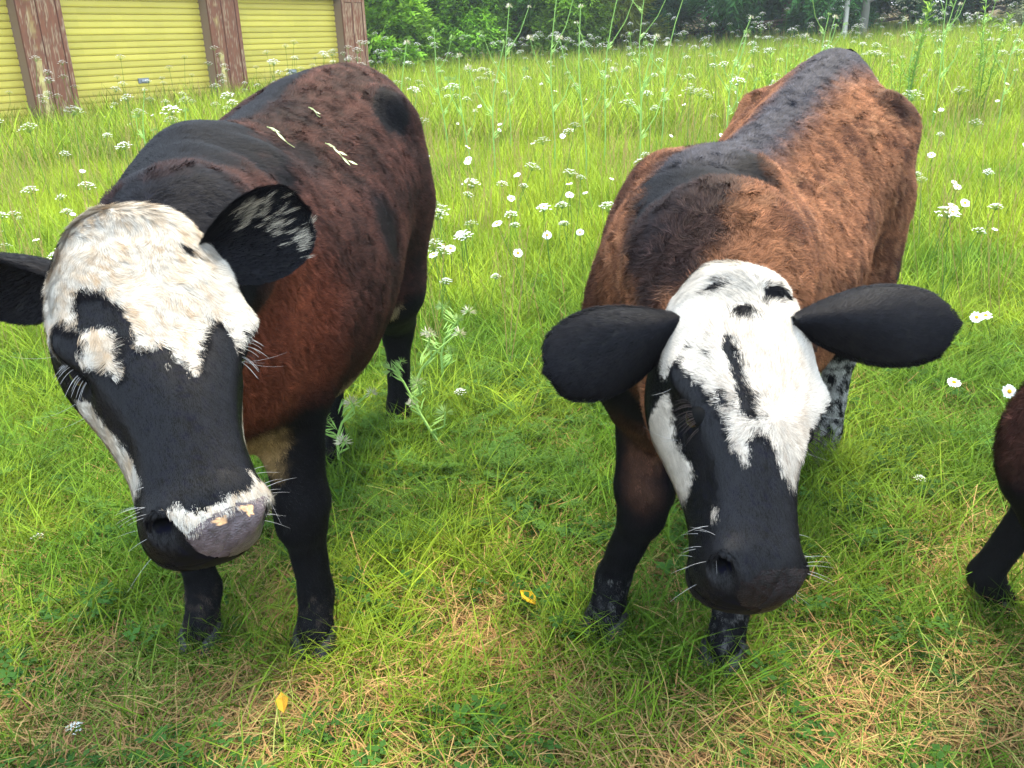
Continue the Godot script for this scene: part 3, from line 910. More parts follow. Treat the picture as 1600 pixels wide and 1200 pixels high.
	c.marks = [[2, PackedVector2Array([Vector2(-0.16, 1.020), Vector2(0.66, 1.020), Vector2(0.66, 1.06), Vector2(-0.22, 1.06)])],
		[1, PackedVector2Array([Vector2(-0.482, 0.040), Vector2(-0.50, 0.10), Vector2(-0.40, 0.20), Vector2(-0.49, 0.25), Vector2(-0.49, 0.355), Vector2(-0.430, 0.380), Vector2(-0.363, 0.336), Vector2(-0.323, 0.359), Vector2(-0.317, 0.392), Vector2(-0.266, 0.433), Vector2(-0.232, 0.470), Vector2(-0.193, 0.512), Vector2(-0.170, 0.544), Vector2(-0.147, 0.563), Vector2(-0.153, 0.642), Vector2(-0.079, 0.697), Vector2(-0.074, 0.632), Vector2(-0.023, 0.586), Vector2(0.011, 0.609), Vector2(0.062, 0.692), Vector2(0.20, 0.735), Vector2(0.25, 0.66), Vector2(0.30, 0.56), Vector2(0.334, 0.45), Vector2(0.40, 0.34), Vector2(0.44, 0.26), Vector2(0.42, 0.18), Vector2(0.36, 0.10), Vector2(0.31, 0.04), Vector2(0.24, -0.03), Vector2(0.13, -0.05), Vector2(0.091, -0.075), Vector2(-0.034, -0.085), Vector2(-0.227, -0.075), Vector2(-0.34, -0.01)])],
		[1, PackedVector2Array([Vector2(-0.482, 0.405), Vector2(-0.510, 0.466), Vector2(-0.535, 0.531), Vector2(-0.499, 0.632), Vector2(-0.495, 0.68), Vector2(-0.57, 0.72), Vector2(-0.95, 0.65), Vector2(-0.95, 0.42), Vector2(-0.56, 0.41)])],
		[1, PackedVector2Array([Vector2(0.40, 0.77), Vector2(0.38, 0.81), Vector2(0.38, 0.905), Vector2(0.8, 0.85), Vector2(0.8, 0.76)])],
		[1, PackedVector2Array([Vector2(-0.380, 0.810), Vector2(-0.318, 0.815), Vector2(-0.325, 0.838), Vector2(-0.368, 0.834)])],
		[0, PackedVector2Array([Vector2(-0.123, 0.270), Vector2(-0.085, 0.272), Vector2(-0.076, 0.313), Vector2(-0.053, 0.378), Vector2(-0.036, 0.443), Vector2(-0.020, 0.521), Vector2(-0.025, 0.548), Vector2(-0.062, 0.562), Vector2(-0.091, 0.517), Vector2(-0.095, 0.447), Vector2(-0.112, 0.378), Vector2(-0.145, 0.316)])],
		[0, PackedVector2Array([Vector2(-0.200, 0.452), Vector2(-0.147, 0.457), Vector2(-0.120, 0.503), Vector2(-0.157, 0.525), Vector2(-0.190, 0.500)])],
		[0, PackedVector2Array([Vector2(-0.245, 0.108), Vector2(-0.198, 0.070), Vector2(-0.147, 0.054), Vector2(-0.115, 0.077), Vector2(-0.153, 0.104)])],
		[0, PackedVector2Array([Vector2(-0.113, 0.188), Vector2(-0.068, 0.157), Vector2(-0.012, 0.144), Vector2(-0.006, 0.187), Vector2(-0.062, 0.211)])],
		[0, PackedVector2Array([Vector2(0.01, 0.124), Vector2(0.03, 0.065), Vector2(0.12, 0.035), Vector2(0.25, 0.03), Vector2(0.25, 0.055), Vector2(0.13, 0.095), Vector2(0.06, 0.116)])],
		[0, PackedVector2Array([Vector2(0.29, 0.05), Vector2(0.33, 0.06), Vector2(0.37, 0.12), Vector2(0.34, 0.13)])],
		[0, PackedVector2Array([Vector2(0.20, 0.19), Vector2(0.25, 0.18), Vector2(0.25, 0.205), Vector2(0.20, 0.215)])],
		[0, PackedVector2Array([Vector2(-0.315, 0.293), Vector2(-0.284, 0.297), Vector2(-0.284, 0.320), Vector2(-0.310, 0.320)])],
		[0, PackedVector2Array([Vector2(-0.225, 0.325), Vector2(-0.199, 0.325), Vector2(-0.199, 0.343), Vector2(-0.225, 0.343)])],
		[2, PackedVector2Array([Vector2(-0.14, 1.01), Vector2(-0.04, 0.988), Vector2(0.017, 0.972), Vector2(0.15, 0.962), Vector2(0.30, 0.950), Vector2(0.42, 0.950), Vector2(0.52, 0.985), Vector2(0.62, 1.01), Vector2(0.63, 1.0568), Vector2(-0.30, 1.0568)])]]
	build_cow(c, 0.014, 150, 128)

	c = Cow.new()
	c.root = thing("cow", "dark cow at the right edge showing only its hindquarters and black hoof", "cow", Vector3(1.70, ground(1.70, -1.52), -1.52), 1.30, "young cattle in the meadow")
	c.root.scale = Vector3(0.9, 0.9, 0.9)
	c.coat = 2
	c.zs = [-0.74, -0.71, -0.60, -0.44, -0.24, 0.0, 0.22, 0.40, 0.54, 0.66, 0.74, 0.77]
	c.ys = [0.96, 0.96, 0.94, 0.92, 0.90, 0.87, 0.85, 0.85, 0.85, 0.85, 0.84, 0.84]
	c.rs = [
		[.03, .03, .03, .03, .03, .03, .03], [.20, .15, .12, .11, .11, .12, .13], [.30, .25, .20, .17, .17, .17, .17], [.335, .30, .27, .25, .24, .22, .21],
		[.345, .315, .29, .27, .265, .27, .28], [.335, .305, .29, .295, .32, .33, .33], [.325, .28, .28, .30, .33, .35, .35], [.34, .26, .25, .27, .30, .33, .34],
		[.33, .21, .185, .205, .24, .29, .31], [.25, .19, .17, .18, .20, .24, .26], [.14, .11, .11, .11, .13, .15, .15], [.03, .03, .03, .03, .03, .03, .03]]
	inv = c.root.transform.affine_inverse()
	legs(c, [[-0.13, 0.50, 0.0], [0.13, 0.42, 0.0]], [[-0.165, -0.52, 0.0], [0.092, -0.707, 0.0]], 0.75, 0.14, [0.0, 0.0], [0.52, 0.40], 0.15, [-0.22, 0.07])
	set_head(c, Vector3(0, 1.22, 1.06), Vector3(0, 0.95, 1.38), 0.0)
	c.fn = Vector3(0, 0.774, 0.633).normalized()
	c.u = -c.a.cross(c.fn)
	c.o = Vector3(0, 1.22, 1.06) - c.fn * 0.075
	nb = c.o + c.a * 0.07 - c.fn * 0.05
	c.cap(Vector3(-0.17, 0.64, -0.70), Vector3(-0.18, 0.44, -0.66), 0.11, 0.075, 0.06)
	c.cap(Vector3(-0.17, 0.95, -0.60), Vector3(-0.18, 0.60, -0.74), 0.12, 0.085, 0.07)
	c.limb([Vector3(0, 0.98, 0.42), Vector3(0, 1.0, 0.66), Vector3(0, 1.06, 0.85), nb], [0.17, 0.15, 0.13, 0.10], 0.08)
	c.limb([Vector3(0, 0.78, 0.56), Vector3(0, 0.88, 0.78), nb + c.a * 0.07 - c.fn * 0.05], [0.17, 0.12, 0.08], 0.08)
	c.ears = [[Vector3(-0.09, 1.15, 1.06), Vector3(-0.27, 1.13, 1.02), Vector3(-0.1, -0.3, 0.9).normalized(), 0.115], [Vector3(0.09, 1.15, 1.06), Vector3(0.27, 1.13, 1.02), Vector3(0.1, -0.3, 0.9).normalized(), 0.115]]
	c.marks = [[2, PackedVector2Array([Vector2(-0.5, 1.0568), Vector2(-0.5, 0.98), Vector2(0.5, 0.98), Vector2(0.5, 1.0568)])]]
	build_cow(c, 0.02, 50, 48)


# ------------------------------------------------------------------ the meadow
func blade(b: Buf, root: Vector3, h: float, w: float, lean: Vector3, col: Color, segs := 4, drop := 0.0) -> void:
	var g := rng.randf() * TAU
	var side := Vector3(cos(g), 0, sin(g)) * w * 0.5
	if lean.length() > 0.01: side = (side + lean.cross(Vector3.UP).normalized() * w * 0.5).normalized() * w * 0.5
	var s := b.v.size()
	var nn := (Vector3.UP * 0.8 + side.cross(Vector3.UP).normalized() * rng.randf_range(-0.7, 0.7)).normalized()
	for k in segs + 1:
		var y := float(k) / segs
		var p := root + Vector3.UP * (h * (y - drop * y * y)) + lean * (y * y)
		if k == segs:
			b.vert(p, nn, col)
		else:
			var q := side * (1.0 - 0.55 * y)
			b.vert(p - q, nn, col)
			b.vert(p + q, nn, col)
	for k in segs - 1:
		b.quad(s + k * 2, s + k * 2 + 2, s + k * 2 + 3, s + k * 2 + 1)
	b.tri(s + segs * 2 - 2, s + segs * 2, s + segs * 2 - 1)


func grass_tuft(n: int, spread: float, h0: float, h1: float, w: float, bend: float, vary := 0.25, dry := 0.0) -> Buf:
	var b := Buf.new()
	for k in n:
		var a := rng.randf() * TAU
		var q := sqrt(rng.randf()) * spread
		var h := rng.randf_range(h0, h1)
		var g := rng.randf() * TAU
		var f := rng.randf_range(1.0 - vary, 1.0 + vary)
		var col := Color(f * rng.randf_range(0.9, 1.15), f, f * rng.randf_range(0.8, 1.2))
		if rng.randf() < dry: col = Color(2.2 * f, 1.15 * f, 3.0 * f)
		blade(b, Vector3(cos(a) * q, -0.01, sin(a) * q), h, w * rng.randf_range(0.7, 1.3), Vector3(cos(g), 0, sin(g)) * h * bend * rng.randf_range(0.2, 1.0), col, 4, rng.randf_range(0.0, 0.35) * minf(bend, 1.0))
	return b


func straw_tuft(n: int) -> Buf:
	var b := Buf.new()
	for k in n:
		var a := rng.randf() * TAU
		var g := rng.randf() * TAU
		var l := rng.randf_range(0.03, 0.10)
		var f := rng.randf_range(0.6, 1.35)
		var p := Vector3(cos(a), 0, sin(a)) * rng.randf() * 0.06
		p.y = rng.randf_range(0.0, 0.035)
		var d := Vector3(cos(g), rng.randf_range(-0.1, 0.35), sin(g)) * l
		var side := d.cross(Vector3.UP).normalized() * rng.randf_range(0.0008, 0.0019)
		var bow := Vector3(rng.randf_range(-1, 1), rng.randf_range(-0.4, 0.3), rng.randf_range(-1, 1)) * l * 0.22
		var s := b.v.size()
		for e in 5:
			var y := e / 4.0
			var m := p + d * y + bow * (4.0 * y * (1.0 - y))
			m.y = maxf(m.y, 0.002)
			var c := Color(f, f * rng.randf_range(0.85, 1.0), f * 0.9)
			b.vert(m - side * (1.0 - 0.5 * y), Vector3.UP, c)
			b.vert(m + side * (1.0 - 0.5 * y), Vector3.UP, c)
		for e in 4:
			b.quad(s + e * 2, s + e * 2 + 2, s + e * 2 + 3, s + e * 2 + 1)
	return b


func leaflet(b: Buf, p: Vector3, d: Vector3, n: Vector3, l: float, w: float, col: Color) -> void:
	var side := d.cross(n).normalized() * w * 0.5
	var s := b.v.size()
	b.vert(p, n, col); b.vert(p + d * l * 0.5 + side, n, col); b.vert(p + d * l, n, col); b.vert(p + d * l * 0.5 - side, n, col)
	b.quad(s, s + 3, s + 2, s + 1)


func feather_tuft(n: int) -> Buf:          # finely cut leaves of wild carrot
	var b := Buf.new()
	for k in n:
		var g := rng.randf() * TAU
		var l := rng.randf_range(0.10, 0.20)
		var out := Vector3(cos(g), 0, sin(g))
		var pts := []
		var f := rng.randf_range(0.8, 1.25)
		var col := Color(f, f, f)
		for e in 6:
			var y := e / 5.0
			pts.append(out * (l * 0.75 * y) + Vector3.UP * (l * (0.9 * y - 0.45 * y * y)))
		b.tube(pts, [0.0014, 0.0013, 0.0011, 0.001, 0.0008, 0.0004], 3, col)
		for e in range(1, 6):
			for sd in [-1.0, 1.0]:
				var side: Vector3 = out.cross(Vector3.UP) * sd
				var arm: Vector3 = (side + out * 0.6 + Vector3.UP * rng.randf_range(-0.1, 0.3)).normalized()
				var al := 0.045 * (1.2 - e / 6.0)
				for j in 5:
					var q: Vector3 = pts[e] + arm * (al * j / 4.0)
					for s2 in [-1.0, 1.0]:
						leaflet(b, q, (arm * 0.8 + out * s2 * 0.8 + Vector3(rng.randf_range(-1, 1), rng.randf_range(-1, 1), rng.randf_range(-1, 1)) * 0.3).normalized(), Vector3(0.2 * s2, 0.95, 0.1).normalized(), 0.012, 0.0026, col)
	return b


func clover_tuft(n: int) -> Buf:
	var b := Buf.new()
	for k in n:
		var g := rng.randf() * TAU
		var o := Vector3(cos(g), 0, sin(g)) * rng.randf_range(0.01, 0.05)
		var h := rng.randf_range(0.03, 0.07)
		var f := rng.randf_range(0.8, 1.2)
		blade(b, o * 0.5, h, 0.0015, o * 0.5, Color(f, f, f), 2)
		var tilt := Vector3(rng.randf_range(-0.4, 0.4), 1, rng.randf_range(-0.4, 0.4)).normalized()
		for e in 3:
			var a := TAU * e / 3.0 + g
			var d := Vector3(cos(a), 0, sin(a))
			d = (d - tilt * d.dot(tilt)).normalized()
			leaflet(b, o + Vector3.UP * h, d, tilt, 0.018, 0.015, Color(f, f, f))
	return b


func stand(x: float, z: float, sc: float, tall := 1.0, tilt := 0.12) -> Transform3D:
	var b := Basis(Vector3.UP, rng.randf() * TAU).scaled(Vector3(sc, sc * tall, sc))
	b = Basis(Vector3(rng.randf_range(-1, 1), 0, rng.randf_range(-1, 1)).normalized(), rng.randf() * tilt) * b
	return Transform3D(b, Vector3(x, ground(x, z), z))


func dryness(x: float, z: float) -> float:      # where the sward is trampled and bleached
	var near := smoothstep(-2.5, -1.35, z)
	return clampf(near * 0.80 + 0.72 * n2.get_noise_2d(x * 3.2, z * 3.2) + 0.35 * n2.get_noise_2d(x * 11.0, z * 11.0) - 0.05, 0.0, 1.0)


func sown(called: String, m: Array, per: float, z0: float, z1: float, pick: Callable, label := "") -> void:
	for v in m.size():
		var where := []
		var tint := PackedColorArray()
		var area := 0.0
		var step := 0.25 if z0 - z1 < 8.0 else 0.5
		var z := z0
		while z > z1:
			var half := -z * 0.66 + (1.5 if z0 > -2.5 else 0.9)
			area = half * 2.0 * step * per / m.size()
			var cnt := int(area + rng.randf())
			for k in cnt:
				var x := rng.randf_range(-half, half)
				var zz := z - rng.randf() * step
				pick.call(x, zz, where, tint)
			z -= step
		scatter(called, m[v], where, tint)


func lush(x: float, z: float) -> Color:
	var a := n2.get_noise_2d(x * 1.3, z * 1.3) * 0.9 + n2.get_noise_2d(x * 6.0 + 40.0, z * 6.0) * 0.5
	var far := smoothstep(-2.4, -6.0, z)
	var c := Color(0.085, 0.175, 0.013).lerp(Color(0.27, 0.36, 0.022), clampf(0.20 + a + 0.6 * far, 0, 1))
	c = c.lerp(Color(0.11, 0.24, 0.03), 0.35 * rng.randf())
	return c * rng.randf_range(0.75, 1.25)


func meadow() -> void:
	var leaf := paint("grass blade", 0.7, 0.18, 0.8)
	var straw := paint("straw", 0.7, 0.2, 0.3)
	rng.seed = 101
	var short := []
	for k in 4: short.append(grass_tuft(13, 0.05, 0.05, 0.15, 0.0042, 1.5, 0.4, 0.08).mesh(leaf))
	sown("short_grass", short, 1500, -1.1, -4.4, func(x, z, w, t):
		var dry := dryness(x, z)
		if rng.randf() < dry * 0.74: return
		w.append(stand(x, z, rng.randf_range(0.7, 1.25), rng.randf_range(0.8, 1.2) * lerpf(1.05, 0.75, dry), 0.5))
		var c := lush(x, z).lerp(Color(0.15, 0.14, 0.03), dry * 0.45 * rng.randf())
		t.append(c))
	var near_feet := []
	var feet_tint := PackedColorArray()
	for o in get_children():
		if o.name.begins_with("cow"):
			for part in o.get_children():
				if part.name.begins_with("hoof"):
					var m := (part as MeshInstance3D).get_aabb().get_center()
					var q: Vector3 = o.transform * m
					for k in 34:
						var a := rng.randf() * TAU
						var d := rng.randf_range(0.02, 0.12)
						var x := q.x + cos(a) * d
						var z := q.z + sin(a) * d
						near_feet.append(stand(x, z, rng.randf_range(0.7, 1.1), rng.randf_range(0.9, 1.5), 0.4))
						feet_tint.append(lush(x, z))
	scatter("short_grass", short[1], near_feet, feet_tint)
	var dead := []
	for k in 3: dead.append(straw_tuft(16).mesh(straw))
	sown("dry_grass", dead, 2600, -1.1, -4.6, func(x, z, w, t):
		var dry := dryness(x, z)
		if rng.randf() > dry * 1.0 + 0.10: return
		w.append(stand(x, z, rng.randf_range(0.7, 1.2), rng.randf_range(0.6, 1.6), 0.3))
		var v := rng.randf()
		t.append(Color(0.40, 0.27, 0.105).lerp(Color(0.22, 0.10, 0.040), v) if v < 0.8 else Color(0.26, 0.28, 0.07)))
	var herb := [clover_tuft(9).mesh(leaf), clover_tuft(12).mesh(leaf)]
	sown("clover", herb, 160, -1.1, -4.4, func(x, z, w, t):
		if n2.get_noise_2d(x * 5.0 + 9.0, z * 5.0) < 0.02: return
		w.append(stand(x, z, rng.randf_range(0.7, 1.3), 1.0, 0.3))
		t.append(Color(0.045, 0.115, 0.02) * rng.randf_range(0.8, 1.3)))
	var fern := [feather_tuft(6).mesh(leaf), feather_tuft(8).mesh(leaf)]
	sown("feathery_leaves", fern, 170, -2.2, -6.0, func(x, z, w, t):
		var spot := 1.0 - smoothstep(0.2, 0.7, Vector2(x + 0.30, (z + 2.95) * 0.8).length())
		if rng.randf() > spot + 0.12: return
		w.append(stand(x, z, rng.randf_range(0.7, 1.3), 1.0, 0.4))
		t.append(Color(0.075, 0.16, 0.025) * rng.randf_range(0.8, 1.3)))
	var mid := []
	for k in 3: mid.append(grass_tuft(14, 0.06, 0.14, 0.34, 0.0056, 0.8, 0.4, 0.10).mesh(leaf))
	sown("meadow_grass", mid, 480, -2.7, -10.0, func(x, z, w, t):
		if z > -4.2 and rng.randf() > (-z - 2.6) / 1.5: return
		w.append(stand(x, z, rng.randf_range(0.8, 1.2), rng.randf_range(0.7, 1.1) * lerpf(0.60, 1.1, smoothstep(-2.9, -5.5, z)), 0.25))
		t.append(lush(x, z)))
	var tall := []
	for k in 3: tall.append(grass_tuft(16, 0.13, 0.20, 0.52, 0.009, 0.6, 0.4, 0.10).mesh(leaf))
	sown("tall_grass", tall, 95, -9.0, -31.0, func(x, z, w, t):
		w.append(stand(x, z, rng.randf_range(0.9, 1.5), rng.randf_range(0.75, 1.1), 0.2))
		t.append(lush(x, z)))
	var culm := Buf.new()
	for k in 3:
		var q := Vector3(rng.randf_range(-0.08, 0.08), 0, rng.randf_range(-0.08, 0.08))
		var e := q + Vector3(rng.randf_range(-0.12, 0.12), rng.randf_range(0.48, 0.68), rng.randf_range(-0.12, 0.12))
		culm.tube([q, q.lerp(e, 0.5) + Vector3(0.01, 0.02, 0), e], [0.0016, 0.0013, 0.0008], 4, Color(1, 1, 1))
		for j in 16:
			var a := rng.randf() * TAU
			leaflet(culm, e - (e - q).normalized() * 0.009 * j, Vector3(cos(a) * 0.6, 1, sin(a) * 0.6).normalized(), Vector3(cos(a), 0.5, sin(a)).normalized(), 0.016, 0.004, Color(1.25, 1.0, 1.3))
	sown("seeding_grass", [culm.mesh(leaf)], 26, -3.4, -24.0, func(x, z, w, t):
		if n2.get_noise_2d(x * 1.6 + 20.0, z * 1.6) < -0.12: return
		w.append(stand(x, z, rng.randf_range(0.75, 1.15), rng.randf_range(0.75, 1.1), 0.3))
		t.append(Color(0.30, 0.30, 0.085).lerp(Color(0.42, 0.29, 0.12), rng.randf())))
	for o in get_children():
		if o is MultiMeshInstance3D:
			var nm: String = o.name
			var text := "green meadow grass"
			if nm.begins_with("short"): text = "short grazed green grass round the cows' feet"
			elif nm.begins_with("dry"): text = "bleached dry grass lying on the trampled ground"
			elif nm.begins_with("clover"): text = "low clover leaves growing in the grazed turf"
			elif nm.begins_with("feathery"): text = "feathery wild carrot leaves between the two cows"
			elif nm.begins_with("meadow"): text = "knee high green meadow grass behind the cows"
			elif nm.begins_with("seeding"): text = "thin seeding grass stems standing above the meadow"
			elif nm.begins_with("tall"): text = "tall grass of the far meadow before the trees"
			tag(o, text, "grass" if not nm.begins_with("clover") else "clover", "", "stuff")


# ------------------------------------------------------------------ flowers and tall stems
func umbel(r: float, h: float, lean: Vector3, n := 20) -> Array:      # [stem, umbel] buffers
	var s := Buf.new()
	var top := Vector3(lean.x, h, lean.z)
	s.tube([Vector3(0, -0.03, 0), Vector3(lean.x * 0.2, h * 0.35, lean.z * 0.2), Vector3(lean.x * 0.55, h * 0.7, lean.z * 0.55), top - Vector3(0, r * 0.6, 0)], [0.0022, 0.002, 0.0017, 0.0015], 5, Color(0.10, 0.19, 0.035))
	var b := Buf.new()
	var hub := top - Vector3(0, r * 0.62, 0)
	for k in n:
		var q := sqrt((k + 0.5) / n)
		var a := k * 2.39996 + rng.randf() * 0.3
		var p := top + Vector3(cos(a) * q * r, r * (0.34 - 0.62 * q * q) + rng.randf_range(-0.07, 0.07) * r, sin(a) * q * r)
		b.tube([hub, p], [0.0008, 0.0005], 3, Color(0.13, 0.22, 0.05))
		for j in 6:
			var g := rng.randf() * TAU
			var e := p + Vector3(cos(g), 0.0, sin(g)) * rng.randf() * r * 0.17 + Vector3.UP * rng.randf_range(0, 0.08) * r
			var nn := Vector3(rng.randf_range(-0.5, 0.5), 1, rng.randf_range(-0.5, 0.5)).normalized()
			var v := rng.randf_range(0.70, 0.84)
			for m in 2:
				var d := Vector3(cos(g + m * 1.6), 0.1, sin(g + m * 1.6)).normalized()
				leaflet(b, e - d * r * 0.055, d, nn, r * 0.15, r * 0.11, Color(v, v, v * 0.95))
	return [s, b]


func daisy(r: float, h: float, tilt: Vector3) -> Array:        # [stem, petals, heart]
	var s := Buf.new()
	var top := Vector3(tilt.x * 0.15, h, tilt.z * 0.15)
	s.tube([Vector3(0, -0.03, 0), Vector3(0.01, h * 0.5, 0.0), top], [0.0018, 0.0016, 0.0014], 5, Color(0.09, 0.17, 0.03))
	var nn := (Vector3.UP + tilt).normalized()
	var x := nn.cross(Vector3(0.2, 0.1, 1)).normalized()
	var z := x.cross(nn)
	var p := Buf.new()
	for k in 21:
		var a := TAU * k / 21.0 + rng.randf_range(-0.06, 0.06)
		var d := (x * cos(a) + z * sin(a) + nn * rng.randf_range(-0.18, 0.12)).normalized()
		var side := d.cross(nn).normalized() * r * 0.12
		var l := r * rng.randf_range(0.88, 1.05)
		var i := p.v.size()
		for e in [0.22, 0.6, 0.9]:
			p.vert(top + d * (l * e) - side * (0.6 if e < 0.3 else 1.0) + nn * (0.02 * r * sin(e * 3.0)), nn, Color(0.80, 0.80, 0.78))
			p.vert(top + d * (l * e) + side * (0.6 if e < 0.3 else 1.0) + nn * (0.02 * r * sin(e * 3.0)), nn, Color(0.80, 0.80, 0.78))
		p.vert(top + d * l, nn, Color(0.80, 0.80, 0.78))
		p.quad(i, i + 2, i + 3, i + 1); p.quad(i + 2, i + 4, i + 5, i + 3); p.tri(i + 4, i + 6, i + 5)
	var c := Buf.new()
	c.ball(Vector3.ZERO, Vector3(r * 0.30, r * 0.16, r * 0.30), 6, 12, Color(0.62, 0.34, 0.02))
	for k in c.v.size():
		var v := c.v[k]
		c.v[k] = top + x * v.x + nn * (v.y + r * 0.03) + z * v.z
		var w := c.n[k]
		c.n[k] = x * w.x + nn * w.y + z * w.z
	return [s, p, c]


func flower(called: String, parts: Array, kinds: Array, label: String, cat: String, at: Vector3, group: String) -> Node3D:
	var o := thing(called, label, cat, at, 0.0, group)
	for k in parts.size():
		put(kinds[k], parts[k].mesh(paint("stem", 0.6, 0.25, 0.4) if k == 0 else paint("petal", 0.7, 0.15, 0.6) if kinds[k] != "flower_heart" else paint("heart", 0.8, 0.1)), o)
	return o


func copy(o: Node3D, label: String, at: Vector3, turn: float, sc: float) -> Node3D:
	var r: Node3D = o.duplicate()
	r.name = numbered(String(o.name).rstrip("0123456789").trim_suffix("_"))
	add_child(r)
	r.position = at
	r.rotation.y = turn
	r.scale = Vector3(sc, sc, sc)
	r.rotate_object_local(Vector3(sin(turn * 3.0), 0, cos(turn * 3.0)), 0.22)
	if label: r.set_meta("label", label)
	return r


func tall_stem(h: float, way: float, buds: int) -> Array:
	var s := Buf.new()
	var hds := []
	var g := Color(0.22, 0.38, 0.09)
	var pts := []
	var rad := []
	for k in 8:
		var y := k / 7.0
		pts.append(Vector3(way * h * y * y + 0.02 * sin(y * 7.0), h * y - 0.03, 0.03 * sin(y * 5.0)))
		rad.append(lerpf(0.0070, 0.0034, y))
	s.tube(pts, rad, 6, g)
	var tips := [pts[7]]
	for k in buds:
		var q: Vector3 = pts[3 + k % 4]
		var sd := -1.0 if k % 2 else 1.0
		var l := h * rng.randf_range(0.16, 0.30)
		var e := q + Vector3(sd * l * rng.randf_range(0.3, 0.6), l, rng.randf_range(-0.4, 0.4) * l)
		s.tube([q, q.lerp(e, 0.5) + Vector3(sd * 0.025, -0.01, 0), e], [0.004, 0.0034, 0.0026], 5, g)
		for j in 8:
			leaflet(s, q + Vector3(rng.randf_range(-0.01, 0.01), j * 0.006, 0), Vector3(sd * rng.randf_range(0.3, 1.0), rng.randf_range(0.2, 1.0), rng.randf_range(-0.8, 0.8)).normalized(), Vector3(0, 0.8, 0.6), 0.06, 0.006, g * 1.1)
		tips.append(e)
	for t in tips:
		var r := rng.randf_range(0.018, 0.032)
		var pale := rng.randf() < 0.5
		var hd := Buf.new()
		hds.append(hd)
		for j in 34:
			var a := rng.randf() * TAU
			var u := rng.randf_range(-0.3, 1.0)
			var d := Vector3(cos(a) * sqrt(1.0 - u * u), u, sin(a) * sqrt(1.0 - u * u))
			leaflet(hd, t + Vector3(0, -0.01, 0) + d * r * 0.25, d, Vector3(d.z, 0.5, -d.x).normalized(), r, r * 0.16, (Color(0.50, 0.48, 0.34) if pale else Color(0.22, 0.33, 0.10)) * rng.randf_range(0.8, 1.2))
	return [s, hds]


func daisy_place(x: float, z: float) -> String:
	var side := x / -z
	var deep := "nearer the cows" if z > -7.5 else "farther back"
	if side < -0.2: return "small daisy in the tall grass left of the left cow's back, " + deep
	if side < 0.2: return "small daisy in the tall grass between the two cows, " + deep
	if side < 0.4: return "small daisy in the grass hidden behind the right cow's side, " + deep
	return "small daisy in the tall grass right of the right cow, " + deep


func umbel_place(x: float, z: float) -> String:
	var side := x / -z
	var deep := "close behind the cows" if z > -6.0 else "halfway to the trees" if z > -13.0 else "near the foot of the trees"
	if side < -0.30: return "white umbel before the yellow doors, " + deep
	if side < -0.10: return "white umbel behind the left cow's back, " + deep
	if side < 0.06: return "white umbel left of the gap's middle, " + deep
	if side < 0.22: return "white umbel right of the gap's middle, " + deep
	if side < 0.42: return "white umbel behind the right cow's back, " + deep
	return "white umbel right of the right cow, " + deep


